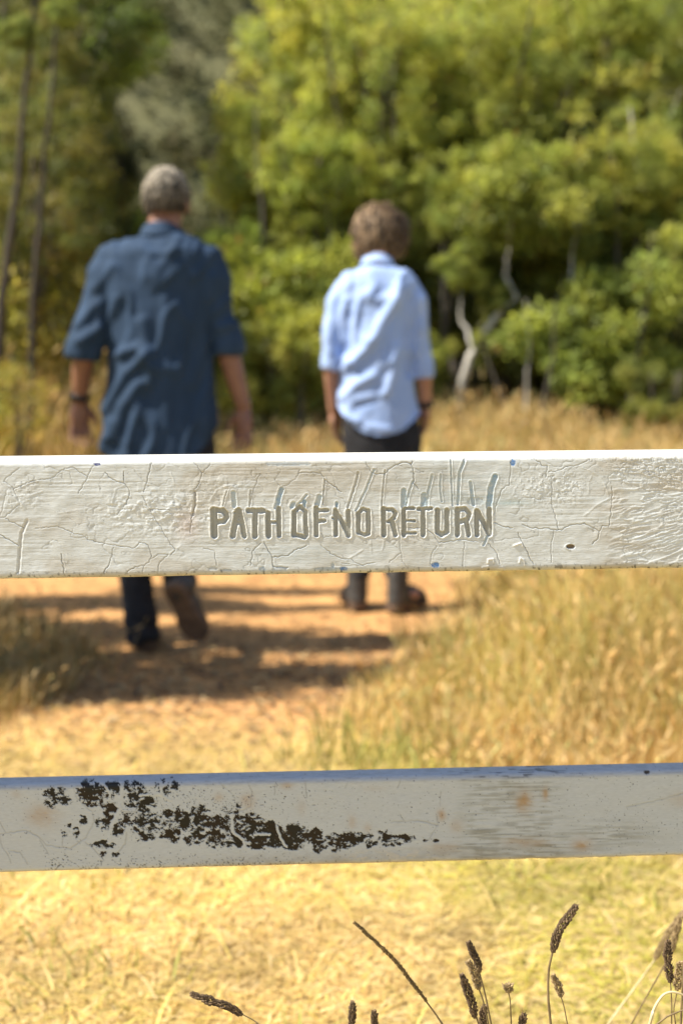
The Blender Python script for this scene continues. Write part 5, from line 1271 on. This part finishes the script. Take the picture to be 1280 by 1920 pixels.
    tm = fused('trousers', V, Fc, .009, 4, None, loc)
    displace(tm, lambda W, no, px, py: .010 * (fbm(W[:, 0] * 10, W[:, 2] * 14, 310, 3) - .5) + .006 * np.sin(W[:, 2] * 95 + W[:, 0] * 40) * sstep(1140, 1180, py), loc)
    link('trousers', tm, M['trousers'], body)
    # ---- shoes: the left one planted, the right one swinging with its sole towards us
    for (hl, te, up) in ((Vector((at(274, 1225, Y).x, Y - .03, .004)), Vector((at(270, 1225, Y).x - .02, Y + .25, .004)), Vector((0, 0, 1))),
                         (at(322, 1100, Y - .30), at(374, 1200, Y - .18), Vector((.25, .95, .35)))):
        V, Fc, Vs, Fs = [], [], [], []
        shoe_geo(hl, te, up, V, Fc, Vs, Fs, .052, .05)
        sh_ = link('shoe', fused('shoe', V, Fc, .006, 3, None, loc), M['boot'], body)
        plain('sole', Vs, Fs, M['sole'], sh_, loc)
    V, Fc = [], []; ax = (wr[0] - el[0]).normalized(); band(el[0].lerp(wr[0], .93), ax, .036, .024, V, Fc); ell_geo(el[0].lerp(wr[0], .93) + Vector((-.03, -.008, 0)), (.010, .020, .020), None, V, Fc)
    plain('watch', V, Fc, M['watch'], body, loc, True)

def boy():
    Y = 6.15
    loc = Vector((at(715, 1132, Y).x, Y, 0))
    V, Fc = [], []
    hc = at(714, 449, Y + .10); f, m = head_geo(hc, .072, .094, .106, R(-24), R(-20), V, Fc)
    tube_geo([at(706, 515, Y), at(706, 490, Y + .01), at(707, 470, Y + .03), at(712, 435, Y + .09)], [(.075, .065), (.054, .056), (.050, .055), (.052, .06)], 16, V, Fc)
    slv = [[at(x, y, Y + dy) for x, y, dy in l] for l in (((672, 532, 0), (645, 541, 0), (630, 566, 0), (627, 615, -.01), (622, 655, -.02), (620, 675, -.02), (619, 692, -.02)), ((738, 534, 0), (764, 543, 0), (777, 568, 0), (784, 625, 0), (791, 670, 0), (794, 690, 0), (795, 709, 0)))]
    sr = [.052, .050, .047, .042, .040, .044, .042]
    wr = [at(627, 772, Y + .05), at(797, 762, Y + .05)]; el = [slv[0][4], slv[1][4]]
    for s in (0, 1):
        tube_geo(slv[s][:6] + [slv[s][5].lerp(wr[s], .3), slv[s][5].lerp(wr[s], .75), wr[s]], [.035, .035, .035, .034, .035, .035, .035, .030, .027], 14, V, Fc)
    hand_geo(wr[0], Vector((.05, .03, -1)), (.35, .93, 0), (.93, -.35, .1), .165, V, Fc, .35, .8)
    hand_geo(wr[1], Vector((-.06, .03, -1)), (-.35, .93, 0), (-.93, -.35, .1), .165, V, Fc, .35, .8)
    loft([(515, 680, 736, .05, 0), (560, 658, 756, .065, 0), (650, 664, 750, .07, 0), (740, 664, 752, .075, 0), (820, 662, 770, .09, 0)], Y, V, Fc)
    hipL, hipR = at(678, 830, Y), at(755, 830, Y)
    kneeL, ankL = at(676, 965, Y + .06), at(674, 1092, Y + .02)
    kneeR, ankR = at(742, 965, Y + .03), at(738, 1095, Y)
    for h_, k_, a_ in ((hipL, kneeL, ankL), (hipR, kneeR, ankR)):
        tube_geo([h_, h_.lerp(k_, .5), k_, k_.lerp(a_, .35), a_], [.07, .055, .04, .035, .028], 14, V, Fc)
    ell_geo(ankL + Vector((-.01, .06, -.05)), (.03, .09, .03), None, V, Fc); ell_geo(ankR + Vector((.05, .04, -.05)), (.07, .05, .03), None, V, Fc)
    body = link('person', fused('person', V, Fc, .0056, 4, .5, loc), M['skin'], None, loc)
    tag(body, 'brown haired boy in pale blue shirt and black trousers walking with lowered head', 'person')
    eyes(f, m, .011, body)
    link('hair', hair_mesh(f, m, .076, .098, .106, loc, .070, random.Random(4), 1.0, -.78), M['hair_brown'], body)
    V, Fc = [], []
    loft([(490, 690, 727, .058, .02), (496, 684, 734, .064, .01), (503, 668, 748, .075, 0), (514, 643, 770, .086, 0), (530, 630, 778, .098, 0), (560, 630, 778, .108, 0), (620, 638, 770, .112, 0), (690, 638, 772, .115, 0), (740, 635, 780, .122, 0), (780, 633, 789, .126, 0), (830, 634, 790, .13, 0)], Y, V, Fc)
    for s in (0, 1): tube_geo(slv[s], sr, 16, V, Fc)
    sm = fused('shirt', V, Fc, .0075, 4, None, loc)
    folds = [([(745, 540), (735, 570), (710, 610), (690, 650), (650, 690)], 9, .022), ([(640, 670), (668, 682)], 7, .012), ([(650, 560), (640, 600), (642, 640)], 6, .012), ([(740, 560), (736, 620), (728, 680)], 8, .010), ([(700, 540), (690, 560)], 8, .010), ([(645, 745), (670, 720), (700, 705)], 9, .016), ([(640, 775), (670, 790)], 7, .014), ([(672, 760), (720, 745)], 7, -.012),
             ([(765, 560), (760, 640), (768, 700)], 7, -.016), ([(655, 590), (652, 660)], 6, -.014), ([(785, 560), (790, 620)], 7, .010), ([(690, 800), (730, 806)], 6, .008), ([(612, 600), (618, 660)], 7, .010), ([(676, 595), (672, 640)], 8, -.010), ([(720, 740), (735, 700), (742, 650)], 8, .012)]
    def fold(W, no, px, py):
        back = np.clip(-no[:, 1] * 1.5 + .4, 0, 1)
        d = ridge_field(px, py, folds) * back
        d += .011 * (fbm(px / 36 + py / 220, py / 130, 311, 3) - .5) + .009 * (sstep(.70, 1.0, 1 - np.abs(2 * fbm(px / 42 + py / 180, py / 100 - px / 240, 313, 2) - 1))) + .008 * (fbm(W[:, 0] * 16, W[:, 2] * 7, 312, 3) - .5)
        return d
    displace(sm, fold, loc)
    def hem(c):
        px_, py_ = project(np.array([tuple(c)])); px_, py_ = px_[0], py_[0]
        u = (px_ - 714) / 76.0
        return py_ > 816 - 46 * abs(u) ** 2.4 and abs(c.x - at(712, 800, Y).x) < .195
    cut_below(sm, hem, loc)
    shirt = link('shirt', sm, M['light_shirt'], body)
    V, Fc = [], []
    tube_geo([at(707, 505, Y), at(707, 496, Y + .01), at(707, 486, Y + .02)], [(.080, .076), (.070, .068), (.062, .064)], 20, V, Fc)
    link('collar', fused('collar', V, Fc, .006, 3, None, loc), M['light_shirt'], shirt)
    V, Fc = [], []
    loft([(740, 646, 778, .105, 0), (790, 642, 786, .115, 0), (830, 641, 792, .12, 0), (862, 645, 788, .12, 0)], Y, V, Fc)
    tube_geo([hipL, hipL.lerp(kneeL, .5), kneeL, kneeL.lerp(ankL, .5), at(675, 1084, Y + .02)], [(.085, .095), (.072, .08), (.058, .062), (.048, .055), (.046, .052)], 16, V, Fc)
    tube_geo([hipR, hipR.lerp(kneeR, .5), kneeR, kneeR.lerp(ankR, .5), at(738, 1084, Y)], [(.085, .095), (.072, .08), (.058, .062), (.048, .055), (.046, .052)], 16, V, Fc)
    tm = fused('trousers', V, Fc, .009, 4, None, loc)
    displace(tm, lambda W, no, px, py: .008 * (fbm(W[:, 0] * 10, W[:, 2] * 14, 320, 3) - .5), loc)
    link('trousers', tm, M['trousers'], body)
    gL = Vector((at(674, 1130, Y).x, Y - .02, .006)); gR = Vector((at(732, 1136, Y).x, Y - .06, .006))
    for (hl, te) in ((gL, gL + Vector((-.05, .25, 0))), (gR, gR + Vector((.15, .21, 0)))):
        V, Fc, Vs, Fs = [], [], [], []
        shoe_geo(hl, te, Vector((0, 0, 1)), V, Fc, Vs, Fs, .048, .13)
        sh_ = link('boot', fused('boot', V, Fc, .006, 3, None, loc), M['boot_grey'], body)
        plain('sole', Vs, Fs, M['sole'], sh_, loc)
    V, Fc = [], []; ax = (wr[1] - el[1]).normalized(); band(el[1].lerp(wr[1], .95), ax, .033, .026, V, Fc); ell_geo(el[1].lerp(wr[1], .95) + Vector((.026, -.010, 0)), (.010, .020, .020), None, V, Fc)
    plain('watch', V, Fc, M['watch'], body, loc, True)

man()
boy()
